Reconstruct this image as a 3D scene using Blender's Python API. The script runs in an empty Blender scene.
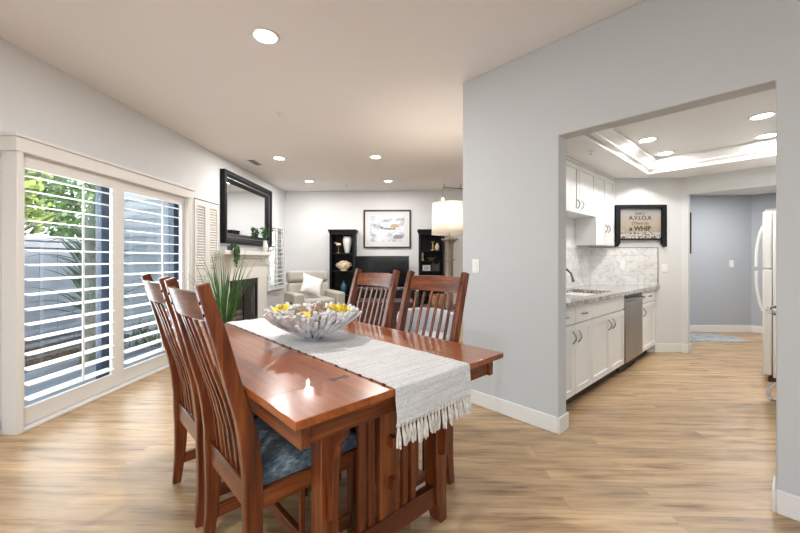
import bpy, bmesh, math, random
from math import radians, sin, cos, pi, atan2, sqrt
from mathutils import Vector, Matrix

random.seed(7)
S = bpy.context.scene
COL = S.collection

# ------------------------------------------------------------------ camera
cam_data = bpy.data.cameras.new('camera')
cam = bpy.data.objects.new('camera', cam_data); COL.objects.link(cam)
cam.location = (0, 0, 1.23)
cam.rotation_euler = (radians(90), 0, 0)
cam_data.sensor_width = 36.0
cam_data.lens = 36.0 * 358.0 / 800.0
cam_data.shift_y = -(266.5 - 259.0) / 800.0
cam_data.clip_start = 0.05
S.camera = cam

# ------------------------------------------------------------------ exposure, sky, sun, daylight, added fill
S.view_settings.view_transform = 'Standard'
S.view_settings.look = 'None'
S.view_settings.exposure = 0.60
S.view_settings.gamma = 1.0
S.view_settings.use_curve_mapping = False

RA, RK, RT = radians(-1.6), radians(42.4), radians(43.2)   # house axes, kitchen axes, table axes

world = bpy.data.worlds.new('world'); S.world = world
world.use_nodes = True
wn = world.node_tree
bg = wn.nodes['Background']
sky = wn.nodes.new('ShaderNodeTexSky')
sky.sky_type = 'NISHITA'
sky.sun_disc = False
sky.sun_elevation = radians(32)
sky.sun_rotation = radians(100)
hsv = wn.nodes.new('ShaderNodeHueSaturation'); hsv.inputs['Saturation'].default_value = 0.5
wn.links.new(sky.outputs[0], hsv.inputs['Color']); wn.links.new(hsv.outputs[0], bg.inputs[0])
bg.inputs[1].default_value = 0.45

def lamp(name, kind, loc, power, color=(1, 1, 1), size=None, size_y=None, rot=None, shape=None):
    d = bpy.data.lights.new(name, kind)
    d.energy = power; d.color = color
    if kind == 'AREA':
        d.shape = shape or ('RECTANGLE' if size_y else 'DISK')
        d.size = size
        if size_y: d.size_y = size_y
    elif kind == 'POINT':
        d.shadow_soft_size = size or 0.05
    o = bpy.data.objects.new(name, d); COL.objects.link(o)
    o.location = loc
    if rot: o.rotation_euler = rot
    return o

sun = lamp('sun', 'SUN', (0, 0, 10), 1.9, (1, 0.93, 0.82))
sun.data.angle = radians(3)
sun.rotation_euler = Vector((-0.80, 0.30, -0.50)).to_track_quat('-Z', 'Y').to_euler()
# added fill light behind the camera, set in an unseen rear window
lamp('added_rear_fill', 'AREA', (-0.6, -2.36, 1.45), 22, (1.0, 0.99, 0.98), 3.2, 2.1, (radians(90), 0, 0))
# daylight falling through the glass of the sliding door
lamp('daylight_slider', 'AREA', (-2.98, 3.50, 1.15), 38, (0.95, 0.975, 1.0), 1.8, 1.8, (radians(90), 0, radians(-91.6)))

# ------------------------------------------------------------------ helpers
class MB:
    def __init__(s): s.bm = bmesh.new()
    def quadify(s, rings, close=True, caps=True):
        vs = [[s.bm.verts.new(p) for p in r] for r in rings]
        n = len(vs[0])
        for a, b in zip(vs[:-1], vs[1:]):
            for i in range(n if close else n - 1):
                j = (i + 1) % n
                s.bm.faces.new((a[i], a[j], b[j], b[i]))
        if caps and n > 2:
            s.bm.faces.new(list(reversed(vs[0]))); s.bm.faces.new(vs[-1])
        return s
    def b(s, x0, x1, y0, y1, z0, z1, M=None):
        x0, x1 = sorted((x0, x1)); y0, y1 = sorted((y0, y1)); z0, z1 = sorted((z0, z1))
        r = [[Vector(p) for p in ((x0, y0, z), (x1, y0, z), (x1, y1, z), (x0, y1, z))] for z in (z0, z1)]
        if M: r = [[M @ p for p in q] for q in r]
        return s.quadify(r)
    def prism(s, pts, z0, z1):
        a = sum(pts[i][0]*pts[(i+1) % len(pts)][1] - pts[(i+1) % len(pts)][0]*pts[i][1] for i in range(len(pts)))
        if a < 0: pts = list(reversed(pts))
        return s.quadify([[(x, y, z0) for x, y in pts], [(x, y, z1) for x, y in pts]])
    def prism_x(s, pts, x0, x1):      # outline in (y,z), extruded along x
        return s.quadify([[(x0, y, z) for y, z in pts], [(x1, y, z) for y, z in pts]])
    def prism_y(s, pts, y0, y1):      # outline in (x,z), extruded along y
        return s.quadify([[(x, y0, z) for x, z in pts], [(x, y1, z) for x, z in pts]])
    def lathe(s, prof, seg=24, c=(0, 0, 0), M=None, caps=True):
        rings = []
        for r, z in prof:
            ring = [Vector((c[0] + max(r, 1e-4)*cos(2*pi*i/seg), c[1] + max(r, 1e-4)*sin(2*pi*i/seg), c[2] + z)) for i in range(seg)]
            if M: ring = [M @ p for p in ring]
            rings.append(ring)
        return s.quadify(rings, caps=caps)
    def cyl(s, x, y, z0, z1, r, seg=16, r1=None):
        return s.lathe([(r, z0), (r if r1 is None else r1, z1)], seg, (x, y, 0))
    def tube(s, pts, rad, seg=8, flat=1.0, up=(0, 0, 1)):
        pts = [Vector(p) for p in pts]; n = len(pts)
        if not hasattr(rad, '__len__'): rad = [rad]*n
        rings = []; up = Vector(up)
        for i, p in enumerate(pts):
            t = (pts[min(i+1, n-1)] - pts[max(i-1, 0)]).normalized()
            sd = t.cross(up)
            if sd.length < 1e-3: sd = t.cross(Vector((1, 0, 0)))
            sd.normalize(); nn = sd.cross(t).normalized()
            rings.append([p + sd*(rad[i]*cos(2*pi*k/seg)) + nn*(rad[i]*flat*sin(2*pi*k/seg)) for k in range(seg)])
        return s.quadify(rings)
    def bar(s, pts, sx, sy, lat=(0, 1, 0)):   # rectangular section swept along pts; sy across 'lat'
        pts = [Vector(p) for p in pts]; n = len(pts); lat = Vector(lat)
        if not hasattr(sx, '__len__'): sx = [sx]*n
        if not hasattr(sy, '__len__'): sy = [sy]*n
        rings = []
        for i, p in enumerate(pts):
            t = (pts[min(i+1, n-1)] - pts[max(i-1, 0)]).normalized()
            nn = t.cross(lat).normalized()
            a, c = nn*(sx[i]/2), lat*(sy[i]/2)
            rings.append([p - a - c, p + a - c, p + a + c, p - a + c])
        return s.quadify(rings)
    def ball(s, c, r, seg=12, rings=8, sc=(1, 1, 1), M=None):
        rr = []
        for j in range(rings + 1):
            th = pi*j/rings
            rad = max(sin(th), 1e-3)
            ring = [Vector((c[0] + r*sc[0]*rad*cos(2*pi*i/seg), c[1] + r*sc[1]*rad*sin(2*pi*i/seg), c[2] - r*sc[2]*cos(th))) for i in range(seg)]
            if M: ring = [M @ p for p in ring]
            rr.append(ring)
        return s.quadify(rr)
    def blade(s, base, az, lean, length, width, droop, seg=6, fold=0.25):
        # a long leaf: starts near vertical and bends over
        p = Vector(base); d = Vector((cos(az), sin(az), 0)); side = Vector((-sin(az), cos(az), 0))
        ang = lean; st = length/seg; rows = []
        for i in range(seg + 1):
            t = i/seg
            w = width*(0.55 + 0.9*t if t < 0.45 else (1 - t)/0.55*0.95 + 0.02)
            nn = d*(-cos(ang)) + Vector((0, 0, sin(ang)))
            rows.append([p - side*w/2, p + nn*(-fold*w), p + side*w/2])
            p = p + (d*sin(ang) + Vector((0, 0, cos(ang))))*st
            ang += droop/seg*(0.5 + t)
        return s.quadify(rows, close=False, caps=False)
    def pillow(s, w, h, t, n=8, M=None, pinch=0.08):   # soft square cushion in xy, thickness z
        for sg in (1, -1):
            g = []
            for i in range(n + 1):
                row = []
                for j in range(n + 1):
                    u, v = 2*i/n - 1, 2*j/n - 1
                    k = max(0, (1 - u*u))**0.5*max(0, (1 - v*v))**0.5
                    x = u*w/2*(1 - pinch*(1 - v*v)); y = v*h/2*(1 - pinch*(1 - u*u))
                    p = Vector((x, y, sg*t/2*k**0.75))
                    if M: p = M @ p
                    row.append(p)
                g.append(row if sg > 0 else list(reversed(row)))
            s.quadify(g, close=False, caps=False)
        bmesh.ops.remove_doubles(s.bm, verts=s.bm.verts, dist=1e-5)
        return s
    def build(s, name, mat, parent=None, bevel=0, smooth=False, angle=35, seg=2):
        me = bpy.data.meshes.new(name)
        bmesh.ops.recalc_face_normals(s.bm, faces=s.bm.faces)
        s.bm.to_mesh(me); s.bm.free()
        if mat: me.materials.append(mat)
        if smooth or bevel:
            me.polygons.foreach_set('use_smooth', [True]*len(me.polygons))
            try: me.set_sharp_from_angle(angle=radians(angle))
            except Exception: pass
        o = bpy.data.objects.new(name, me); COL.objects.link(o)
        if bevel:
            m = o.modifiers.new('bevel', 'BEVEL'); m.width = bevel; m.segments = seg
            m.limit_method = 'ANGLE'; m.angle_limit = radians(40); m.harden_normals = False
        if parent: o.parent = parent
        return o

def rotv(v, a): return Vector((v[0]*cos(a) - v[1]*sin(a), v[0]*sin(a) + v[1]*cos(a), v[2] if len(v) > 2 else 0))

def thing(name, label, cat, frame, pos, rot=0, group=None):
    o = bpy.data.objects.new(name, None); COL.objects.link(o)
    o.empty_display_size = 0.1
    o.location = rotv(pos, frame); o.rotation_euler = (0, 0, frame + rot)
    o['label'] = label; o['category'] = cat
    if group: o['group'] = group
    return o

def solo(o, label, cat, frame=0, pos=(0, 0, 0), rot=0, group=None, kind=None):
    o.location = rotv(pos, frame); o.rotation_euler = (0, 0, frame + rot)
    o['label'] = label; o['category'] = cat
    if group: o['group'] = group
    if kind: o['kind'] = kind
    return o

def struct(o, frame=0):
    o.rotation_euler = (0, 0, frame); o['kind'] = 'structure'
    return o

def dup(root, name=None):
    r = root.copy(); COL.objects.link(r)
    for ch in list(root.children):
        c = ch.copy(); COL.objects.link(c); c.parent = r
        for g in list(ch.children):
            d = g.copy(); COL.objects.link(d); d.parent = c
    return r

# ------------------------------------------------------------------ materials
def new_mat(name):
    m = bpy.data.materials.new(name); m.use_nodes = True
    return m, m.node_tree.nodes, m.node_tree.links, m.node_tree.nodes['Principled BSDF']

def coords(N, L, scale=(1, 1, 1), rot=(0, 0, 0)):
    tc = N.new('ShaderNodeTexCoord'); mp = N.new('ShaderNodeMapping')
    mp.inputs['Scale'].default_value = scale; mp.inputs['Rotation'].default_value = rot
    L.new(tc.outputs['Object'], mp.inputs['Vector'])
    return mp.outputs[0]

def noise(N, L, vec, scale, detail=3, rough=0.5):
    n = N.new('ShaderNodeTexNoise'); n.inputs['Scale'].default_value = scale
    n.inputs['Detail'].default_value = detail; n.inputs['Roughness'].default_value = rough
    L.new(vec, n.inputs['Vector']); return n.outputs[0]

def ramp(N, L, fac, stops):
    r = N.new('ShaderNodeValToRGB'); e = r.color_ramp.elements
    while len(e) < len(stops): e.new(0.5)
    for i, (p, c) in enumerate(stops):
        e[i].position = p; e[i].color = (c[0], c[1], c[2], 1)
    L.new(fac, r.inputs[0]); return r.outputs[0]

def bump(N, L, B, h, strength, dist=0.01):
    b = N.new('ShaderNodeBump'); b.inputs['Strength'].default_value = strength
    b.inputs['Distance'].default_value = dist
    L.new(h, b.inputs['Height']); L.new(b.outputs[0], B.inputs['Normal'])

def plain(name, c, rough=0.5, metal=0, var=0.0, vs=8, bmp=0, bs=60, spec=0.5, coat=0):
    m, N, L, B = new_mat(name)
    B.inputs['Base Color'].default_value = (*c, 1)
    B.inputs['Roughness'].default_value = rough; B.inputs['Metallic'].default_value = metal
    B.inputs['Specular IOR Level'].default_value = spec
    B.inputs['Coat Weight'].default_value = coat
    v = coords(N, L)
    if var:
        d = [max(0, x*(1 - var)) for x in c]; u = [min(1, x*(1 + var)) for x in c]
        L.new(ramp(N, L, noise(N, L, v, vs), [(0.3, d), (0.7, u)]), B.inputs['Base Color'])
    if bmp: bump(N, L, B, noise(N, L, v, bs, 2), bmp, 0.004)
    return m

def emit(name, c, s):
    m, N, L, B = new_mat(name)
    B.inputs['Base Color'].default_value = (*c, 1)
    B.inputs['Emission Color'].default_value = (*c, 1); B.inputs['Emission Strength'].default_value = s
    return m

def wood(name, dark, mid, light, axis, rough=0.3, coat=0.3, sc=1.0, bm=0.08):
    m, N, L, B = new_mat(name)
    s = [14*sc, 14*sc, 14*sc]; s[axis] = 1.1*sc
    v = coords(N, L, tuple(s))
    n1 = noise(N, L, v, 1.6, 5, 0.6)
    s2 = [70*sc, 70*sc, 70*sc]; s2[axis] = 2.5*sc
    n2 = noise(N, L, coords(N, L, tuple(s2)), 1.3, 3, 0.6)
    mx = N.new('ShaderNodeMath'); mx.operation = 'MULTIPLY_ADD'
    L.new(n2, mx.inputs[0]); mx.inputs[1].default_value = 0.35
    ad = N.new('ShaderNodeMath'); ad.operation = 'MULTIPLY'; ad.inputs[1].default_value = 0.7
    L.new(n1, ad.inputs[0]); L.new(ad.outputs[0], mx.inputs[2])
    L.new(ramp(N, L, mx.outputs[0], [(0.36, dark), (0.52, mid), (0.68, light)]), B.inputs['Base Color'])
    B.inputs['Roughness'].default_value = rough
    B.inputs['Coat Weight'].default_value = coat; B.inputs['Coat Roughness'].default_value = 0.12
    if bm: bump(N, L, B, n2, bm, 0.002)
    return m

M = {}
M['wall'] = plain('wall_paint', (0.735, 0.745, 0.755), 0.75, bmp=0.25, bs=170, spec=0.3)
M['wall_grey'] = plain('wall_paint_blue_grey', (0.57, 0.59, 0.61), 0.75, bmp=0.3, bs=170, spec=0.3)
M['wall_kitchen'] = plain('wall_paint_kitchen', (0.68, 0.685, 0.68), 0.7, bmp=0.2, bs=170, spec=0.3)
M['hall'] = plain('hall_paint', (0.44, 0.475, 0.52), 0.7, bmp=0.2, bs=170, spec=0.3)
M['ceiling'] = plain('ceiling_paint', (0.83, 0.815, 0.81), 0.85, bmp=0.25, bs=140, spec=0.2)
M['kceiling'] = plain('kitchen_ceiling_paint', (0.84, 0.84, 0.83), 0.8, bmp=0.1, bs=140, spec=0.2)
M['trim'] = plain('trim_white', (0.80, 0.80, 0.79), 0.4)
M['shutter'] = plain('shutter_paint', (0.78, 0.76, 0.735), 0.42)
M['louver'] = plain('louver_paint', (0.82, 0.83, 0.84), 0.4)
M['cab'] = plain('cabinet_white', (0.80, 0.80, 0.79), 0.35)
M['white'] = plain('white_enamel', (0.84, 0.84, 0.82), 0.25)
M['plate'] = plain('switch_plastic', (0.82, 0.82, 0.80), 0.35)
M['black'] = wood('black_painted_wood', (0.004, 0.005, 0.007), (0.007, 0.008, 0.010), (0.016, 0.016, 0.019), 2, 0.5, 0.0)
M['black'].node_tree.nodes['Principled BSDF'].inputs['Specular IOR Level'].default_value = 0.2
M['blackmetal'] = plain('black_metal', (0.012, 0.012, 0.014), 0.35, 0.3)
M['dark'] = plain('toe_kick_dark', (0.035, 0.022, 0.014), 0.6)
M['steel'] = plain('brushed_steel', (0.30, 0.295, 0.29), 0.28, 1.0, var=0.12, vs=3)
M['nickel'] = plain('nickel', (0.22, 0.21, 0.20), 0.35, 1.0)
M['chrome'] = plain('chrome', (0.7, 0.7, 0.7), 0.12, 1.0)
M['sinksteel'] = plain('sink_steel', (0.25, 0.25, 0.25), 0.35, 1.0)
M['mirror'] = plain('mirror_glass', (0.86, 0.88, 0.88), 0.02, 1.0)
M['screen'] = plain('tv_screen', (0.004, 0.004, 0.006), 0.1, spec=0.25)
M['navy'] = plain('navy_door_frame', (0.018, 0.035, 0.065), 0.4)
M['firebrick'] = plain('firebox_black', (0.02, 0.019, 0.018), 0.7, var=0.4, vs=12, bmp=0.4, bs=30)
M['plaster'] = plain('fireplace_plaster', (0.72, 0.70, 0.66), 0.6, bmp=0.2, bs=60)
C_D, C_M, C_L = (0.045, 0.009, 0.003), (0.135, 0.028, 0.006), (0.28, 0.080, 0.018)
for ax, k in enumerate('xyz'):
    M['cherry_' + k] = wood('cherry_wood_' + k, C_D, C_M, C_L, ax, 0.34, 0.3)
M['top'] = wood('cherry_tabletop', (0.16, 0.032, 0.007), (0.30, 0.072, 0.014), (0.43, 0.125, 0.027), 1, 0.28, 0.7, 0.7, 0)
M['ebony'] = plain('ebony', (0.02, 0.012, 0.01), 0.35)
M['walnut'] = wood('walnut_wood', (0.03, 0.010, 0.006), (0.065, 0.022, 0.012), (0.11, 0.04, 0.02), 0, 0.35, 0.2)
M['taupe'] = wood('taupe_wood', (0.13, 0.095, 0.07), (0.20, 0.15, 0.11), (0.27, 0.21, 0.16), 2, 0.45, 0.1)
M['leather'] = plain('recliner_leather', (0.40, 0.38, 0.335), 0.5, var=0.06, vs=6, bmp=0.15, bs=90)
M['pillow'] = plain('white_pillow_fabric', (0.78, 0.77, 0.75), 0.8, bmp=0.3, bs=220)
M['armchair'] = plain('white_chair_fabric', (0.52, 0.53, 0.58), 0.8, bmp=0.2, bs=200)
M['green'] = plain('grass_leaf', (0.055, 0.15, 0.035), 0.45, var=0.5, vs=9)
M['ivy'] = plain('ivy_leaf', (0.035, 0.12, 0.03), 0.5, var=0.4, vs=20)
M['yucca'] = plain('yucca_leaf', (0.16, 0.24, 0.13), 0.5, var=0.4, vs=5)
M['bark'] = plain('bark', (0.17, 0.16, 0.09), 0.9, var=0.4, vs=14, bmp=0.8, bs=25)
M['tree_a'] = plain('tree_leaf_bright', (0.36, 0.46, 0.10), 0.6, var=0.55, vs=3)
M['tree_b'] = plain('tree_leaf_deep', (0.15, 0.27, 0.07), 0.6, var=0.5, vs=3)
M['ceramic'] = plain('white_ceramic', (0.72, 0.72, 0.71), 0.3, var=0.05, vs=20)
M['teal'] = plain('teal_glaze', (0.03, 0.12, 0.13), 0.25, var=0.3, vs=15)
M['gold'] = plain('antique_gold', (0.52, 0.38, 0.16), 0.4, 0.7, var=0.2)
M['coral'] = plain('coral_cream', (0.66, 0.50, 0.36), 0.7, var=0.25, vs=18, bmp=0.6, bs=60)
M['wicker'] = plain('wicker', (0.36, 0.19, 0.09), 0.7, var=0.35, vs=30, bmp=0.9, bs=90)
M['paper'] = plain('paper', (0.70, 0.68, 0.62), 0.8)
M['photo'] = plain('photo_print', (0.45, 0.5, 0.55), 0.4, var=0.5, vs=30)
M['yellow'] = plain('yellow_petals', (0.93, 0.76, 0.09), 0.6, var=0.08, vs=30)
M['whitepetal'] = plain('white_petals', (0.80, 0.79, 0.78), 0.7)
M['cone'] = plain('dried_cone', (0.42, 0.30, 0.22), 0.8, var=0.4, vs=40)
M['patio'] = plain('patio_concrete', (0.30, 0.335, 0.38), 0.8, var=0.12, vs=3, bmp=0.3, bs=30)
M['mulch'] = plain('mulch', (0.10, 0.065, 0.045), 0.95, var=0.6, vs=30, bmp=1.0, bs=60)
M['fencepaint'] = plain('fence_paint', (0.50, 0.53, 0.58), 0.7, var=0.08, vs=4)
M['pot'] = plain('pot_glaze', (0.10, 0.09, 0.085), 0.4)
M['firelog'] = plain('fire_log', (0.20, 0.15, 0.11), 0.9, var=0.5, vs=14, bmp=0.8, bs=30)
M['can'] = emit('lamp_glow', (1.0, 0.97, 0.92), 9)
M['bulb'] = emit('bulb_glow', (1.0, 0.93, 0.82), 14)
M['text'] = plain('dark_lettering', (0.05, 0.035, 0.03), 0.7)

def glass_mat():
    m, N, L, B = new_mat('window_glass')
    N.remove(B)
    t = N.new('ShaderNodeBsdfTransparent'); g = N.new('ShaderNodeBsdfGlossy'); g.inputs['Roughness'].default_value = 0.02
    t.inputs[0].default_value = (0.95, 0.97, 0.97, 1)
    lw = N.new('ShaderNodeLayerWeight'); lw.inputs[0].default_value = 0.5
    pw_ = N.new('ShaderNodeMath'); pw_.operation = 'POWER'; pw_.inputs[1].default_value = 4.0; L.new(lw.outputs['Facing'], pw_.inputs[0])
    sc_ = N.new('ShaderNodeMath'); sc_.operation = 'MULTIPLY_ADD'; sc_.inputs[1].default_value = 0.6; sc_.inputs[2].default_value = 0.05; L.new(pw_.outputs[0], sc_.inputs[0])
    mx = N.new('ShaderNodeMixShader')
    L.new(sc_.outputs[0], mx.inputs[0]); L.new(t.outputs[0], mx.inputs[1]); L.new(g.outputs[0], mx.inputs[2])
    L.new(mx.outputs[0], N['Material Output'].inputs[0])
    return m
M['glass'] = glass_mat()

def floor_mat():
    m, N, L, B = new_mat('oak_plank_floor')
    v = coords(N, L)
    br = N.new('ShaderNodeTexBrick')
    br.offset = 0.37; br.inputs['Scale'].default_value = 1.0
    br.inputs['Brick Width'].default_value = 1.25; br.inputs['Row Height'].default_value = 0.125
    br.inputs['Mortar Size'].default_value = 0.0012; br.inputs['Mortar Smooth'].default_value = 0.5
    br.inputs['Color1'].default_value = (0.0, 0.0, 0.0, 1); br.inputs['Color2'].default_value = (1, 1, 1, 1)
    br.inputs['Mortar'].default_value = (0.3, 0.3, 0.3, 1); br.inputs['Bias'].default_value = 0.0
    L.new(v, br.inputs['Vector'])
    # each plank shifts its own grain
    add = N.new('ShaderNodeVectorMath'); add.operation = 'MULTIPLY_ADD'
    sc = N.new('ShaderNodeVectorMath'); sc.operation = 'MULTIPLY'; sc.inputs[1].default_value = (2.2, 22, 1)
    L.new(v, sc.inputs[0])
    L.new(br.outputs['Color'], add.inputs[0]); add.inputs[1].default_value = (7, 11, 3); L.new(sc.outputs[0], add.inputs[2])
    n1 = noise(N, L, add.outputs[0], 1.0, 6, 0.62)
    s3 = N.new('ShaderNodeVectorMath'); s3.operation = 'MULTIPLY'; s3.inputs[1].default_value = (3, 90, 1)
    L.new(v, s3.inputs[0]); n2 = noise(N, L, s3.outputs[0], 1.0, 3, 0.6)
    c1 = ramp(N, L, n1, [(0.27, (0.15, 0.085, 0.040)), (0.38, (0.37, 0.245, 0.135)), (0.50, (0.53, 0.37, 0.205)), (0.72, (0.67, 0.50, 0.31))])
    c2 = ramp(N, L, br.outputs['Color'], [(0.0, (0.80, 0.78, 0.76)), (1.0, (1.08, 1.05, 1.02))])
    mm = N.new('ShaderNodeMixRGB'); mm.blend_type = 'MULTIPLY'; mm.inputs[0].default_value = 1
    L.new(c1, mm.inputs[1]); L.new(c2, mm.inputs[2])
    c3 = ramp(N, L, n2, [(0.3, (0.84, 0.82, 0.80)), (0.65, (1.05, 1.05, 1.05))])
    m2 = N.new('ShaderNodeMixRGB'); m2.blend_type = 'MULTIPLY'; m2.inputs[0].default_value = 1
    L.new(mm.outputs[0], m2.inputs[1]); L.new(c3, m2.inputs[2])
    L.new(m2.outputs[0], B.inputs['Base Color'])
    B.inputs['Roughness'].default_value = 0.36
    B.inputs['Coat Weight'].default_value = 0.15; B.inputs['Coat Roughness'].default_value = 0.25
    bump(N, L, B, br.outputs['Fac'], -0.2, 0.002)
    return m
M['floor'] = floor_mat()

def granite():
    m, N, L, B = new_mat('granite')
    v = coords(N, L)
    n1 = noise(N, L, v, 55, 5, 0.75); n2 = noise(N, L, v, 12, 3)
    c1 = ramp(N, L, n1, [(0.36, (0.04, 0.037, 0.033)), (0.45, (0.30, 0.28, 0.25)), (0.54, (0.55, 0.53, 0.50)), (0.66, (0.70, 0.69, 0.66))])
    c2 = ramp(N, L, n2, [(0.35, (0.75, 0.72, 0.68)), (0.6, (1, 1, 1))])
    mm = N.new('ShaderNodeMixRGB'); mm.blend_type = 'MULTIPLY'; mm.inputs[0].default_value = 1
    L.new(c1, mm.inputs[1]); L.new(c2, mm.inputs[2]); L.new(mm.outputs[0], B.inputs['Base Color'])
    B.inputs['Roughness'].default_value = 0.12
    return m
M['granite'] = granite()

def marble_tile():
    m, N, L, B = new_mat('marble_subway_tile')
    tc = N.new('ShaderNodeTexCoord'); sp = N.new('ShaderNodeSeparateXYZ'); cb = N.new('ShaderNodeCombineXYZ')
    L.new(tc.outputs['Object'], sp.inputs[0]); L.new(sp.outputs[0], cb.inputs[0]); L.new(sp.outputs[2], cb.inputs[1])
    br = N.new('ShaderNodeTexBrick'); L.new(cb.outputs[0], br.inputs['Vector'])
    br.inputs['Scale'].default_value = 1; br.inputs['Brick Width'].default_value = 0.20; br.inputs['Row Height'].default_value = 0.085
    br.inputs['Mortar Size'].default_value = 0.002
    br.inputs['Color1'].default_value = (0.66, 0.66, 0.65, 1); br.inputs['Color2'].default_value = (0.76, 0.755, 0.74, 1)
    br.inputs['Mortar'].default_value = (0.55, 0.55, 0.54, 1)
    w = N.new('ShaderNodeTexWave'); w.wave_type = 'BANDS'; w.bands_direction = 'DIAGONAL'
    w.inputs['Scale'].default_value = 2.6; w.inputs['Distortion'].default_value = 14; w.inputs['Detail'].default_value = 5; w.inputs['Detail Scale'].default_value = 2.2
    L.new(cb.outputs[0], w.inputs['Vector'])
    c = ramp(N, L, w.outputs[0], [(0.0, (0.82, 0.82, 0.82)), (0.12, (0.93, 0.93, 0.93)), (0.5, (1, 1, 1))])
    mm = N.new('ShaderNodeMixRGB'); mm.blend_type = 'MULTIPLY'; mm.inputs[0].default_value = 1
    L.new(br.outputs['Color'], mm.inputs[1]); L.new(c, mm.inputs[2]); L.new(mm.outputs[0], B.inputs['Base Color'])
    B.inputs['Roughness'].default_value = 0.25
    return m
M['marble'] = marble_tile()

def tweed():
    m, N, L, B = new_mat('blue_tweed')
    v = coords(N, L, (40, 170, 60)); n1 = noise(N, L, v, 1.0, 4, 0.7)
    n2 = noise(N, L, coords(N, L, (12, 3, 3)), 1.2, 2)
    c1 = ramp(N, L, n1, [(0.32, (0.035, 0.065, 0.105)), (0.5, (0.115, 0.165, 0.215)), (0.66, (0.29, 0.32, 0.33))])
    c2 = ramp(N, L, n2, [(0.35, (0.6, 0.65, 0.7)), (0.65, (1.25, 1.15, 1.05))])
    mm = N.new('ShaderNodeMixRGB'); mm.blend_type = 'MULTIPLY'; mm.inputs[0].default_value = 1
    L.new(c1, mm.inputs[1]); L.new(c2, mm.inputs[2]); L.new(mm.outputs[0], B.inputs['Base Color'])
    B.inputs['Roughness'].default_value = 0.9; bump(N, L, B, n1, 0.5, 0.003)
    return m
M['tweed'] = tweed()

def weave():
    m, N, L, B = new_mat('runner_weave')
    tc = N.new('ShaderNodeTexCoord')
    v = coords(N, L, (90, 420, 420)); n1 = noise(N, L, v, 1.0, 3, 0.7)
    c1 = ramp(N, L, n1, [(0.30, (0.40, 0.41, 0.44)), (0.44, (0.70, 0.71, 0.73)), (0.58, (0.84, 0.84, 0.84))])
    n2 = noise(N, L, coords(N, L, (5, 75, 75)), 1.0, 2)
    c2 = ramp(N, L, n2, [(0.38, (0.90, 0.89, 0.89)), (0.62, (1.05, 1.05, 1.05))])
    mm = N.new('ShaderNodeMixRGB'); mm.blend_type = 'MULTIPLY'; mm.inputs[0].default_value = 1
    L.new(c1, mm.inputs[1]); L.new(c2, mm.inputs[2]); L.new(mm.outputs[0], B.inputs['Base Color'])
    B.inputs['Roughness'].default_value = 0.92
    bump(N, L, B, n1, 0.9, 0.004)
    return m
M['weave'] = weave()
M['thread'] = plain('cream_thread', (0.64, 0.61, 0.56), 0.9, var=0.2, vs=60, bmp=0.5, bs=300)

def shellmat():
    m, N, L, B = new_mat('grey_white_shell')
    n1 = noise(N, L, coords(N, L, (16, 16, 10)), 1.3, 3, 0.55)
    L.new(ramp(N, L, n1, [(0.28, (0.30, 0.30, 0.34)), (0.42, (0.58, 0.58, 0.62)), (0.55, (0.76, 0.75, 0.75)), (0.8, (0.84, 0.83, 0.80))]), B.inputs['Base Color'])
    B.inputs['Roughness'].default_value = 0.45
    return m
M['shell'] = shellmat()

def shade_mat():
    m, N, L, B = new_mat('lamp_shade_linen')
    N.remove(B)
    d = N.new('ShaderNodeBsdfDiffuse'); t = N.new('ShaderNodeBsdfTranslucent'); mx = N.new('ShaderNodeMixShader')
    d.inputs[0].default_value = (0.90, 0.87, 0.83, 1); t.inputs[0].default_value = (0.93, 0.89, 0.83, 1); mx.inputs[0].default_value = 0.5
    L.new(d.outputs[0], mx.inputs[1]); L.new(t.outputs[0], mx.inputs[2]); L.new(mx.outputs[0], N['Material Output'].inputs[0])
    return m
M['shade'] = shade_mat()

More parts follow.
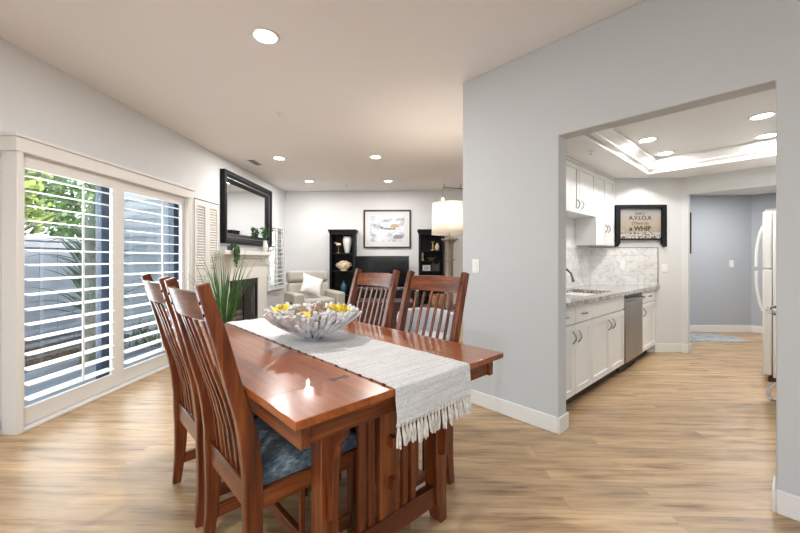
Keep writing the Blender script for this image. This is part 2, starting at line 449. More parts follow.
def watercolour():
    m, N, L, B = new_mat('coastal_watercolour')
    v = coords(N, L)
    sp = N.new('ShaderNodeSeparateXYZ'); L.new(v, sp.inputs[0])
    n1 = noise(N, L, coords(N, L, (3.0, 1, 6)), 1.3, 5, 0.6)
    base = ramp(N, L, n1, [(0.33, (0.20, 0.23, 0.30)), (0.43, (0.46, 0.50, 0.57)), (0.52, (0.68, 0.71, 0.75)), (0.7, (0.80, 0.81, 0.83))])
    # ochre headland right of centre
    def gauss(cx, cz, wx, wz):
        a = N.new('ShaderNodeMath'); a.operation = 'SUBTRACT'; L.new(sp.outputs[0], a.inputs[0]); a.inputs[1].default_value = cx
        b = N.new('ShaderNodeMath'); b.operation = 'DIVIDE'; L.new(a.outputs[0], b.inputs[0]); b.inputs[1].default_value = wx
        c = N.new('ShaderNodeMath'); c.operation = 'SUBTRACT'; L.new(sp.outputs[2], c.inputs[0]); c.inputs[1].default_value = cz
        d = N.new('ShaderNodeMath'); d.operation = 'DIVIDE'; L.new(c.outputs[0], d.inputs[0]); d.inputs[1].default_value = wz
        cb = N.new('ShaderNodeCombineXYZ'); L.new(b.outputs[0], cb.inputs[0]); L.new(d.outputs[0], cb.inputs[1])
        ln = N.new('ShaderNodeVectorMath'); ln.operation = 'LENGTH'; L.new(cb.outputs[0], ln.inputs[0])
        nn = N.new('ShaderNodeMath'); nn.operation = 'MULTIPLY_ADD'; L.new(noise(N, L, v, 14, 3), nn.inputs[0]); nn.inputs[1].default_value = 0.7; L.new(ln.outputs['Value'], nn.inputs[2])
        return ramp(N, L, nn.outputs[0], [(0.9, (1, 1, 1)), (1.5, (0, 0, 0))])
    out = base
    for (cx, cz, wx, wz, col) in ((0.17, 0.06, 0.17, 0.075, (0.50, 0.38, 0.20)), (0.05, 0.0, 0.24, 0.03, (0.16, 0.16, 0.20)), (-0.13, 0.03, 0.05, 0.05, (0.22, 0.22, 0.28)), (0.24, -0.18, 0.16, 0.08, (0.27, 0.24, 0.30))):
        mm = N.new('ShaderNodeMixRGB'); L.new(gauss(cx, cz, wx, wz), mm.inputs[0]); L.new(out, mm.inputs[1]); mm.inputs[2].default_value = (*col, 1)
        out = mm.outputs[0]
    L.new(out, B.inputs['Base Color']); B.inputs['Roughness'].default_value = 0.6
    return m
M['art'] = watercolour()

def signprint():
    m, N, L, B = new_mat('sign_print')
    v = coords(N, L); sp = N.new('ShaderNodeSeparateXYZ'); L.new(v, sp.inputs[0])
    mr = N.new('ShaderNodeMapRange'); L.new(sp.outputs[2], mr.inputs[0]); mr.inputs[1].default_value = -0.2; mr.inputs[2].default_value = 0.2
    n1 = noise(N, L, coords(N, L, (22, 1, 22)), 1.6, 4, 0.7)
    g = ramp(N, L, mr.outputs[0], [(0.0, (0.28, 0.21, 0.15)), (0.45, (0.36, 0.30, 0.23)), (0.8, (0.33, 0.31, 0.29)), (1.0, (0.20, 0.21, 0.22))])
    speck = ramp(N, L, n1, [(0.42, (0.06, 0.04, 0.03)), (0.55, (0.55, 0.52, 0.46))])
    low = ramp(N, L, mr.outputs[0], [(0.12, (1, 1, 1)), (0.30, (0, 0, 0))])
    mm = N.new('ShaderNodeMixRGB'); L.new(low, mm.inputs[0]); L.new(g, mm.inputs[1]); L.new(speck, mm.inputs[2])
    L.new(mm.outputs[0], B.inputs['Base Color']); B.inputs['Roughness'].default_value = 0.6
    return m
M['signprint'] = signprint()

def rugmat():
    m, N, L, B = new_mat('blue_rug')
    n1 = noise(N, L, coords(N, L), 9, 5, 0.7)
    L.new(ramp(N, L, n1, [(0.35, (0.22, 0.25, 0.28)), (0.5, (0.37, 0.40, 0.42)), (0.65, (0.50, 0.52, 0.53))]), B.inputs['Base Color'])
    B.inputs['Roughness'].default_value = 0.95
    return m
M['rug'] = rugmat()

def siding():
    m, N, L, B = new_mat('siding_paint')
    B.inputs['Base Color'].default_value = (0.55, 0.58, 0.62, 1); B.inputs['Roughness'].default_value = 0.6
    return m
M['siding'] = siding()

# ------------------------------------------------------------------ room shell
CZ = 2.773      # main ceiling
KZ = 2.30       # kitchen ceiling
XL = -2.85      # left wall face (house axes)
YF = 8.09       # far wall face

m = MB(); m.b(-3.05, 7.6, -2.7, 8.4, -0.12, 0.0)
struct(m.build('floor', M['floor']), RA)

m = MB(); m.b(-2.97, 4.3, -2.7, 8.25, CZ, CZ + 0.12)
struct(m.build('ceiling', M['ceiling']), RA)

def holed(m, axis, a0, a1, t0, t1, z0, z1, holes):
    """wall running along a (x or y); holes = (h0,h1,hz0,hz1)"""
    ca = sorted({a0, a1, *[h[0] for h in holes], *[h[1] for h in holes]})
    cz = sorted({z0, z1, *[h[2] for h in holes], *[h[3] for h in holes]})
    for i in range(len(ca) - 1):
        run = None
        for j in range(len(cz) - 1):
            ma, mz = (ca[i] + ca[i+1])/2, (cz[j] + cz[j+1])/2
            hole = any(h[0] < ma < h[1] and h[2] < mz < h[3] for h in holes)
            if not hole: run = (run[0] if run else cz[j], cz[j+1])
            if (hole or j == len(cz) - 2) and run:
                if axis == 'x': m.b(ca[i], ca[i+1], t0, t1, run[0], run[1])
                else: m.b(t0, t1, ca[i], ca[i+1], run[0], run[1])
                run = None
    return m

m = holed(MB(), 'y', -2.7, YF, XL - 0.14, XL, 0, CZ, [(2.46, 4.38, 0.0, 2.0), (5.45, 6.49, 0.12, 0.89), (7.08, 7.86, 0.62, 1.92)])
struct(m.build('wall_left', M['wall']), RA)
m = MB(); m.b(XL - 0.14, 2.6, YF, YF + 0.12, 0, CZ)
struct(m.build('wall_far', M['wall']), RA)
m = MB(); m.b(2.45, 2.57, 4.93, YF, 0, CZ)
struct(m.build('wall_living_right', M['wall']), RA)
m = holed(MB(), 'x', XL - 0.14, 3.72, -2.7, -2.58, 0, CZ, [(-1.9, 2.3, 0.4, 2.5)])
struct(m.build('wall_rear', M['wall']), RA)
m = holed(MB(), 'y', -2.58, -0.12, 3.6, 3.72, 0, CZ, [])
struct(m.build('wall_right', M['wall_grey']), RA)
# slanted wall with the kitchen opening (kitchen axes: x = u, y = v)
m = MB(); m.prism_x([(-2.62, 0), (0.052, 0), (0.052, 2.10), (1.107, 2.10), (1.107, 0), (1.946, 0), (1.946, CZ), (-2.62, CZ)], 2.52, 2.65)
struct(m.build('wall_opening', M['wall_grey'], bevel=0.006), RK)
m = MB(); m.b(2.65, 5.20, 1.82, 1.946, 0, CZ)
struct(m.build('wall_kitchen_left', M['wall_kitchen']), RK)
m = MB(); m.b(2.40, 3.60, 4.82, 4.94, 0, CZ)
struct(m.build('wall_kitchen_far', M['wall_kitchen']), RA)
m = MB(); m.b(2.65, 6.03, -0.74, -0.62, 0, KZ + 0.2)
struct(m.build('wall_kitchen_right', M['wall_kitchen']), RK)
m = holed(MB(), 'y', -1.7, 1.03, 5.915, 6.035, 0, KZ + 0.1, [(0.0, 0.913, 0, 2.075)])
struct(m.build('wall_doorway', M['wall_kitchen']), RK)
m = MB(); m.b(3.7, 5.80, 6.16, 6.28, 0, KZ + 0.1)
struct(m.build('wall_hall_far', M['hall']), RA)
m = holed(MB(), 'y', -1.5, 0.46, 8.39, 8.50, 0, KZ + 0.1, [(-0.75, 0.235, 0, 1.98)])
struct(m.build('wall_hall_right', M['hall']), RK)
m = MB(); m.b(3.62, 3.74, 4.94, 6.16, 0, KZ + 0.1)
struct(m.build('wall_hall_left', M['hall']), RA)
m = MB(); m.b(6.0, 8.5, -1.62, -1.5, 0, KZ + 0.1)
struct(m.build('wall_hall_near', M['hall']), RK)
# kitchen ceiling with its raised tray
TU0, TU1, TV0, TV1, TZ = 2.85, 5.29, -0.25, 1.205, 2.44
m = MB()
for x0, x1, y0, y1 in ((2.65, TU0, -0.72, 1.82), (TU1, 5.915, -0.72, 1.82), (TU0, TU1, -0.72, TV0), (TU0, TU1, TV1, 1.82)):
    m.b(x0, x1, y0, y1, KZ, KZ + 0.05)
m.b(TU0 - 0.02, TU1 + 0.02, TV0 - 0.02, TV1 + 0.02, TZ, TZ + 0.04)
for x0, x1, y0, y1 in ((TU0 - 0.03, TU0, TV0, TV1), (TU1, TU1 + 0.03, TV0, TV1), (TU0, TU1, TV0 - 0.03, TV0), (TU0, TU1, TV1, TV1 + 0.03)):
    m.b(x0, x1, y0, y1, KZ, TZ)
m.b(5.915, 8.6, -1.7, 2.2, KZ, KZ + 0.05)
struct(m.build('ceiling_kitchen', M['kceiling']), RK)
# stepped crown trim round the tray
prof = [(0.0, KZ - 0.012), (0.0, KZ + 0.03), (-0.03, KZ + 0.045), (-0.03, KZ + 0.06), (-0.075, KZ + 0.10), (-0.10, KZ + 0.11), (-0.10, TZ), (0.02, TZ), (0.02, KZ - 0.012)]
def loop_profile(m, x0, x1, y0, y1, prof):
    rings = []
    for (cx, cy, sx, sy) in ((x0, y0, -1, -1), (x1, y0, 1, -1), (x1, y1, 1, 1), (x0, y1, -1, 1)):
        rings.append([Vector((cx + sx*d, cy + sy*d, z)) for d, z in prof])
    rings.append([v.copy() for v in rings[0]])
    m.quadify(rings, close=True, caps=False)
m = MB(); loop_profile(m, TU0, TU1, TV0, TV1, prof)
bmesh.ops.remove_doubles(m.bm, verts=m.bm.verts, dist=1e-5)
struct(m.build('trim_1', M['trim']), RK)

# baseboards
def base_profile(m, x0, y0, x1, y1, h=0.118, t=0.014):
    """board along a segment; its face is to the right of the direction"""
    d = Vector((x1 - x0, y1 - y0, 0)).normalized(); n = Vector((d.y, -d.x, 0))
    p0, p1 = Vector((x0, y0, 0)), Vector((x1, y1, 0))
    prof = [(0, 0), (t, 0), (t, h - 0.018), (t*0.45, h), (0, h)]
    m.quadify([[p + n*a + Vector((0, 0, z)) for a, z in prof] for p in (p0, p1)])
    return m
m = MB(); m.b(2.506, 2.52, 1.107, 1.946, 0, 0.118); m.b(2.506, 2.664, 1.093, 1.107, 0, 0.118); m.b(2.65, 2.664, 1.107, 1.18, 0, 0.118)
struct(m.build('baseboard_opening_left', M['trim'], bevel=0.006), RK)
m = MB(); m.b(2.506, 2.52, -2.6, 0.052, 0, 0.118); m.b(2.506, 2.664, 0.052, 0.066, 0, 0.118); m.b(2.65, 2.664, -0.6, 0.052, 0, 0.118)
struct(m.build('baseboard_opening_right', M['trim'], bevel=0.006), RK)
m = MB(); m.b(3.22, 3.575, 4.806, 4.82, 0, 0.118)
struct(m.build('baseboard_kitchen_far', M['trim'], bevel=0.006), RA)
m = MB(); m.b(5.901, 5.915, 0.899, 0.985, 0, 0.118); m.b(5.901, 6.05, 0.899, 0.913, 0, 0.118)
struct(m.build('baseboard_doorway', M['trim'], bevel=0.006), RK)
m = MB(); m.b(3.74, 5.72, 6.146, 6.16, 0, 0.118)
struct(m.build('baseboard_hall_far', M['trim'], bevel=0.006), RA)
m = MB(); m.b(8.376, 8.39, 0.30, 0.46, 0, 0.118)
struct(m.build('baseboard_hall_right', M['trim'], bevel=0.006), RK)
m = MB(); m.b(-2.8, 2.45, YF - 0.014, YF, 0, 0.118)
struct(m.build('baseboard_far', M['trim'], bevel=0.006), RA)
m = MB(); m.b(XL, XL + 0.014, 4.44, 4.62, 0, 0.118); m.b(XL, XL + 0.014, 6.90, YF, 0, 0.118); m.b(XL, XL + 0.014, -2.58, 2.4, 0, 0.118)
struct(m.build('baseboard_left', M['trim'], bevel=0.006), RA)

# unseen window added behind the camera to light the room
def simple_window(name, frame, axis, a0, a1, t0, t1, z0, z1, nm=2):
    m = MB(); w = 0.06
    def bb(p0, p1, q0, q1):
        if axis == 'x': m.b(p0, p1, t0, t1, q0, q1)
        else: m.b(t0, t1, p0, p1, q0, q1)
    bb(a0, a1, z0, z0 + w); bb(a0, a1, z1 - w, z1)
    for i in range(nm + 1):
        c = a0 + w/2 + (a1 - a0 - w)*i/nm; bb(c - w/2, c + w/2, z0 + w, z1 - w)
    fr = struct(m.build(name, M['trim'], bevel=0.004), frame)
    g = MB(); tm = (t0 + t1)/2
    if axis == 'x': g.b(a0 + w, a1 - w, tm - 0.003, tm + 0.003, z0 + w, z1 - w)
    else: g.b(tm - 0.003, tm + 0.003, a0 + w, a1 - w, z0 + w, z1 - w)
    go = g.build('glass_pane', M['glass'], fr)
    return fr
simple_window('added_rear_window', RA, 'x', -1.9, 2.3, -2.66, -2.60, 0.4, 2.5, 3)

# ------------------------------------------------------------------ sliding glass door and its shutters
door = struct(MB().b(XL - 0.10, XL - 0.03, 2.46, 2.54, 0, 2.0).b(XL - 0.10, XL - 0.03, 4.29, 4.375, 0, 2.0).b(XL - 0.11, XL - 0.05, 3.29, 3.42, 0, 2.0)
              .b(XL - 0.10, XL - 0.03, 2.54, 4.29, 0, 0.06).b(XL - 0.10, XL - 0.03, 2.54, 4.29, 1.93, 2.0).build('door_1', M['navy'], bevel=0.004), RA)
MB().b(XL - 0.075, XL - 0.068, 2.54, 3.29, 0.06, 1.93).build('glass_pane', M['glass'], door)
MB().b(XL - 0.085, XL - 0.078, 3.42, 4.29, 0.06, 1.93).build('glass_pane', M['glass'], door)

tr = struct(MB().b(XL, -2.735, 2.418, 2.462, 0, 1.985).b(XL, -2.735, 4.352, 4.435, 0, 1.985).b(XL, -2.735, 2.462, 4.352, 0, 0.022)
            .build('trim_2', M['shutter'], bevel=0.005), RA)
hd = MB(); hd.b(XL, -2.728, 2.405, 4.445, 1.985, 2.085); hd.b(XL, -2.715, 2.395, 4.458, 2.085, 2.11)
hd.build('header', M['shutter'], tr, bevel=0.005)

def louvre_panel(label, cat, frame, pos, width, z0, z1, n, rail_b, rail_t, st0, st1, rodx, lw=0.088, group=None):
    """panel in the plane x = 0 running along +y; room is on +x"""
    t = thing('plantation_shutter', label, cat, frame, pos, 0, group)
    fr = MB(); th = 0.015
    fr.b(-th, th, 0, st0, z0, z1); fr.b(-th, th, width - st1, width, z0, z1)
    fr.b(-th, th, st0, width - st1, z0, z0 + rail_b); fr.b(-th, th, st0, width - st1, z1 - rail_t, z1)
    fr.build('frame', M['shutter'], t, bevel=0.003)
    lo = MB(); a0, a1 = z0 + rail_b, z1 - rail_t
    for i in range(n):
        z = a0 + (i + 0.5)*(a1 - a0)/n
        prof = []
        for k in range(8):
            an = 2*pi*k/8; x, zz = lw/2*cos(an), 0.0055*sin(an)
            ti = radians(-6)
            prof.append((x*cos(ti) - zz*sin(ti), z + x*sin(ti) + zz*cos(ti)))
        lo.prism_y(prof, st0 + 0.002, width - st1 - 0.002)
    lo.build('louvers', M['louver'], t, smooth=True)
    MB().b(lw/2, lw/2 + 0.012, rodx - 0.008, rodx + 0.008, a0 + 0.05, a1 - 0.03).build('tilt_rod', M['louver'], t, bevel=0.002)
    return t
louvre_panel('white plantation shutter panel covering left half of the sliding door', 'shutter', RA, (-2.790, 2.464, 0), 0.90, 0.03, 1.985, 16, 0.125, 0.095, 0.04, 0.10, 0.465)
louvre_panel('white plantation shutter panel covering far half of the sliding door, behind chair tops', 'shutter', RA, (-2.800, 3.366, 0), 0.985, 0.03, 1.985, 16, 0.125, 0.095, 0.045, 0.055, 0.54)

# louvred bifold doors beside the slider
bf = struct(MB().b(XL, XL + 0.012, 4.615, 5.215, 2.037, 2.052).b(XL, XL + 0.02, 4.60, 4.615, 0, 2.052).b(XL, XL + 0.02, 5.215, 5.23, 0, 2.052).build('door_2', M['shutter']), RA)
for y0, y1 in ((4.618, 4.912), (4.918, 5.212)):
    mm = MB(); x0, x1 = XL + 0.003, XL + 0.03
    mm.b(x0, x1, y0, y0 + 0.05, 0.02, 2.02); mm.b(x0, x1, y1 - 0.05, y1, 0.02, 2.02)
    for z0, z1 in ((0.02, 0.16), (1.0, 1.08), (1.95, 2.02)): mm.b(x0, x1, y0 + 0.05, y1 - 0.05, z0, z1)
    z = 0.175
    while z < 1.94:
        if not 0.97 < z < 1.08:
            mm.prism_y([(x0 + 0.002, z + 0.02), (x0 + 0.006, z + 0.024), (x1 - 0.002, z + 0.002), (x1 - 0.006, z - 0.002)], y0 + 0.05, y1 - 0.05)
        z += 0.036
    mm.b(x0, x0 + 0.003, y0 + 0.05, y1 - 0.05, 0.16, 1.95)
    leaf = mm.build('leaf', M['shutter'], bf)
MB().b(XL + 0.002, XL + 0.02, 4.62, 5.21, 2.022, 2.036).build('track', M['blackmetal'], bf)

# far left window with its shutters
w2 = struct(MB().b(XL - 0.10, XL - 0.02, 7.08, 7.13, 0.62, 1.92).b(XL - 0.10, XL - 0.02, 7.81, 7.86, 0.62, 1.92).b(XL - 0.10, XL - 0.02, 7.13, 7.81, 0.62, 0.67)
            .b(XL - 0.10, XL - 0.02, 7.13, 7.81, 1.87, 1.92).build('window_2', M['trim']), RA)
MB().b(XL - 0.07, XL - 0.064, 7.13, 7.81, 0.67, 1.87).build('glass_pane', M['glass'], w2)
MB().b(XL, XL + 0.05, 7.03, 7.91, 0.585, 0.62).build('window_sill', M['trim'], w2, bevel=0.005)
louvre_panel('narrow white plantation shutter on window right of the mantel', 'shutter', RA, (XL + 0.03, 7.06, 0), 0.42, 0.62, 1.93, 13, 0.05, 0.05, 0.04, 0.04, 0.21, 0.07, 'shutters of the window beside the recliner')
louvre_panel('narrow white plantation shutter on window behind the recliner, next to room corner', 'shutter', RA, (XL + 0.03, 7.48, 0), 0.42, 0.62, 1.93, 13, 0.05, 0.05, 0.04, 0.04, 0.21, 0.07, 'shutters of the window beside the recliner')

# ------------------------------------------------------------------ outside
m = MB(); m.b(-14, XL - 0.14, -3, 16, -0.16, -0.06)
struct(m.build('patio_ground', M['patio']), RA)
bed = MB()
nx, ny = 10, 40
g = [[Vector((-5.45 + 1.1*i/nx, 0.5 + 8.0*j/ny, -0.06 + 0.07*sin(pi*i/nx) + random.uniform(0, 0.02)*(0 < i < nx))) for j in range(ny + 1)] for i in range(nx + 1)]
bed.quadify(g, close=False, caps=False)
solo(bed.build('mulch_bed', M['mulch'], smooth=True), 'strip of brown mulch along the foot of the grey fence', 'mulch', RA, (0, 0, 0), kind='stuff')
FX = -5.5
fence = thing('garden_fence', 'blue grey board fence with flat cap beyond the patio', 'fence', RA, (FX, 0, 0))
m = MB()
y = 0.3
while y < 12.0:
    m.b(-0.012, 0.012, y, y + 0.262, -0.06, 1.50); y += 0.27
m.build('board_panel', M['fencepaint'], fence, bevel=0.004)
MB().b(-0.07, 0.05, 0.3, 12.0, 1.50, 1.545).build('cap', M['fencepaint'], fence, bevel=0.004)
MB().b(0.012, 0.045, 0.3, 12.0, 1.40, 1.48).b(0.012, 0.045, 0.3, 12.0, 0.05, 0.14).build('rail', M['fencepaint'], fence)
m = MB()
z = -0.06
while z < 2.9:
    m.prism_x([(0, z), (-0.018, z), (-0.004, z + 0.15), (0, z + 0.15)], -4.75, XL - 0.14)
    z += 0.15
m.b(-4.75, XL - 0.14, 0, 0.1, -0.06, 3.0)
ew = m.build('wall_exterior', M['siding']); ew.location = rotv((0, 5.75, 0), RA); struct(ew, RA)

yu = thing('yucca_plant', 'spiky yucca with arching leaves in front of the grey fence', 'plant', RA, (-3.95, 4.30, -0.06))
tk = MB(); tk.tube([(0, 0, 0), (0.02, 0.01, 0.4), (0.0, 0.03, 0.9), (0.03, 0.02, 1.5)], [0.11, 0.085, 0.08, 0.07], 10)
tk.build('trunk', M['bark'], yu, smooth=True)
lf = MB()
for k in range(95):
    zz = random.choice((0.62, 0.95, 1.2, 1.45))
    lf.blade((0.02*random.uniform(-1, 1), 0.02, zz + random.uniform(-0.1, 0.1)), random.uniform(0, 2*pi), random.uniform(0.25, 1.15), random.uniform(0.5, 0.85), 0.045, random.uniform(0.5, 1.5), 7)
lf.build('leaves', M['yucca'], yu, smooth=True)
yu2 = thing('spiky_shrub', 'low dark spiky shrub by the siding behind the far shutter', 'plant', RA, (-3.9, 5.25, -0.06))
lf = MB()
for k in range(26):
    lf.blade((random.uniform(-.25, .25), random.uniform(-.1, .1), 0), random.uniform(0, 2*pi), random.uniform(0.1, 0.8), random.uniform(0.3, 0.55), 0.04, random.uniform(0.4, 1.3), 6)
lf.build('leaves', M['yucca'], yu2, smooth=True)

def tree(label, pos, h, r, nl, mat, seed):
    rnd = random.Random(seed)
    t = thing('garden_tree', label, 'tree', RA, pos, 0, 'trees beyond the fence')
    tr_ = MB(); tr_.tube([(0, 0, 0), (0.05, 0.02, h*0.3), (-0.03, 0.05, h*0.6), (0.05, 0, h*0.85)], [0.14, 0.11, 0.08, 0.03], 8)
    for k in range(7):
        a = rnd.uniform(0, 2*pi); z0 = h*rnd.uniform(0.3, 0.65)
        tr_.tube([(0, 0, z0), (cos(a)*r*0.4, sin(a)*r*0.4, z0 + 0.3), (cos(a)*r*0.8, sin(a)*r*0.8, z0 + 0.75)], [0.05, 0.03, 0.012], 5)
    tr_.build('trunk', M['bark'], t, smooth=True)
    cr = MB(); cl = []
    for k in range(26):
        a = rnd.uniform(0, 2*pi); q = r*sqrt(rnd.random())*0.85
        cl.append((cos(a)*q, sin(a)*q, h*rnd.uniform(0.32, 1.0), r*rnd.uniform(0.25, 0.42)))
    for k in range(nl):
        c = rnd.choice(cl)
        d = Vector((rnd.gauss(0, 1), rnd.gauss(0, 1), rnd.gauss(0, 1))).normalized()*c[3]*rnd.uniform(0.5, 1)
        p = Vector(c[:3]) + d
        n_ = Vector((rnd.gauss(0, 1), rnd.gauss(0, 1), rnd.gauss(0, 1))).normalized()
        a_ = n_.orthogonal().normalized()*rnd.uniform(0.07, 0.12); b_ = n_.cross(a_)*0.55
        cr.bm.faces.new([cr.bm.verts.new(v) for v in (p - a_, p - b_, p + a_, p + b_)])
    cr.build('crown', mat, t)
tree('bright yellow green tree above the left end of the fence', (-6.9, 5.3, -0.06), 4.6, 1.6, 5200, M['tree_a'], 1)
tree('deep green tree overhanging the fence beside the yucca', (-8.1, 9.0, -0.06), 5.2, 2.0, 5600, M['tree_b'], 2)
tree('light green tree beyond the fence at the near end of the door', (-7.0, 2.2, -0.06), 4.8, 1.6, 4000, M['tree_b'], 3)
tree('tall pale green tree furthest behind the fence', (-9.3, 13.6, -0.06), 5.6, 2.1, 3600, M['tree_a'], 4)

sb = thing('added_shrub', 'added leafy green shrub darkening the small window behind the recliner', 'shrub', RA, (-3.75, 7.75, -0.06))  # shrub added to keep bright sky out of the shutter gaps
rnd = random.Random(31); m = MB()
for k in range(9): m.tube([(0, 0, 0), (rnd.gauss(0, .25), rnd.gauss(0, .35), rnd.uniform(1.2, 1.9))], [0.02, 0.006], 5)
m.build('stems', M['bark'], sb)
m = MB()
for k in range(2600):
    p = Vector((max(-0.55, min(0.55, rnd.gauss(0, .28))), rnd.gauss(0, .42), rnd.uniform(0.15, 2.1)))
    n_ = Vector((rnd.gauss(0, 1), rnd.gauss(0, 1), rnd.gauss(0, 1))).normalized(); a_ = n_.orthogonal().normalized()*0.055; b_ = n_.cross(a_)*0.6
    m.bm.faces.new([m.bm.verts.new(v) for v in (p - a_, p - b_, p + a_, p + b_)])
m.build('leaves', M['ivy'], sb)

# ------------------------------------------------------------------ dining table
HT = 0.79
table = thing('dining_table', 'reddish cherry wood trestle dining table with slatted end and bow tie inlay', 'table', RT, (0.983, 1.748, 0))
HW, HL = 0.529, 0.852
m = MB(); m.b(-HW, HW, -HL, HL, HT - 0.026, HT)
m.build('tabletop', M['top'], table, bevel=0.003)
for s in (-1, 1):
    MB().b(s*(HW - 0.035), s*(HW - 0.065), -HL + 0.035, HL - 0.035, 0.685, HT - 0.026).build('side_apron', M['cherry_y'], table, bevel=0.003)
for s in (-1, 1):
    MB().b(-HW + 0.066, HW - 0.066, s*(HL - 0.045), s*(HL - 0.07), 0.688, HT - 0.026).build('end_apron', M['cherry_x'], table, bevel=0.003)
# ebony bow tie key let into the top
m = MB(); z0, z1 = HT - 0.002, HT + 0.0006
m.prism([(-0.035, -0.017), (0, -0.007), (0.035, -0.017), (0.035, 0.017), (0, 0.007), (-0.035, 0.017)], z0, z1)
ink = m.build('bow_tie_inlay', M['ebony'], table); ink.location = (-0.240, -0.628, 0); ink['label'] = 'dark bow tie inlay'
for yy in (-0.628, 0.628):
    MB().b(-HW + 0.002, HW - 0.002, yy - 0.0006, yy + 0.0006, HT - 0.004, HT + 0.0003).build('leaf_seam', M['walnut'], table)
TY = 0.629
for s in (-1, 1):
    for q in (-1, 1):
        lg = MB()
        # tapered foot, cut away on the inner side
        x0, x1 = q*0.265, q*0.338
        lg.prism_y([(x0, 0.685), (x0, 0.15), (x0 + q*0.030, 0.0), (x1, 0.0), (x1, 0.685)], s*TY - 0.036, s*TY + 0.036)
        lg.build('leg', M['cherry_z'], table, bevel=0.004)
        cb = MB()
        y0 = s*(TY + 0.036)
        cb.prism_x([(y0, 0.685), (y0, 0.32), (y0 + s*0.026, 0.33), (y0 + s*0.034, 0.42), (y0 + s*0.040, 0.52), (y0 + s*0.060, 0.60), (y0 + s*0.098, 0.645), (y0 + s*0.098, 0.685)], q*0.288, q*0.316)
        cb.build('corbel', M['cherry_z'], table, bevel=0.003)
    m = MB()
    for c in (-0.190, -0.140, -0.093, 0.093, 0.140, 0.190):
        if abs(c) > 0.18: continue
        m.b(c - 0.016, c + 0.016, s*TY - 0.010, s*TY + 0.010, 0.17, 0.69)
    m.build('slats', M['cherry_z'], table, bevel=0.002)
    MB().b(-0.054, 0.054, s*TY - 0.014, s*TY + 0.014, 0.17, 0.69).build('center_panel', M['cherry_z'], table, bevel=0.002)
    MB().b(-0.275, 0.275, s*TY - 0.02, s*TY + 0.02, 0.085, 0.175).build('bottom_rail', M['cherry_x'], table, bevel=0.003)
    MB().b(-0.275, 0.275, s*TY - 0.02, s*TY + 0.02, 0.655, 0.69).build('top_rail', M['cherry_x'], table, bevel=0.003)
    for z in (0.285, 0.455):
        m = MB(); m.b(-0.011, 0.011, s*(TY + 0.012), s*(TY + 0.045), z, z + 0.05)
        m.build('tenon', M['cherry_y'], table, bevel=0.003)
MB().b(-0.016, 0.016, -TY, TY, 0.28, 0.50).build('stretcher', M['cherry_y'], table, bevel=0.003)

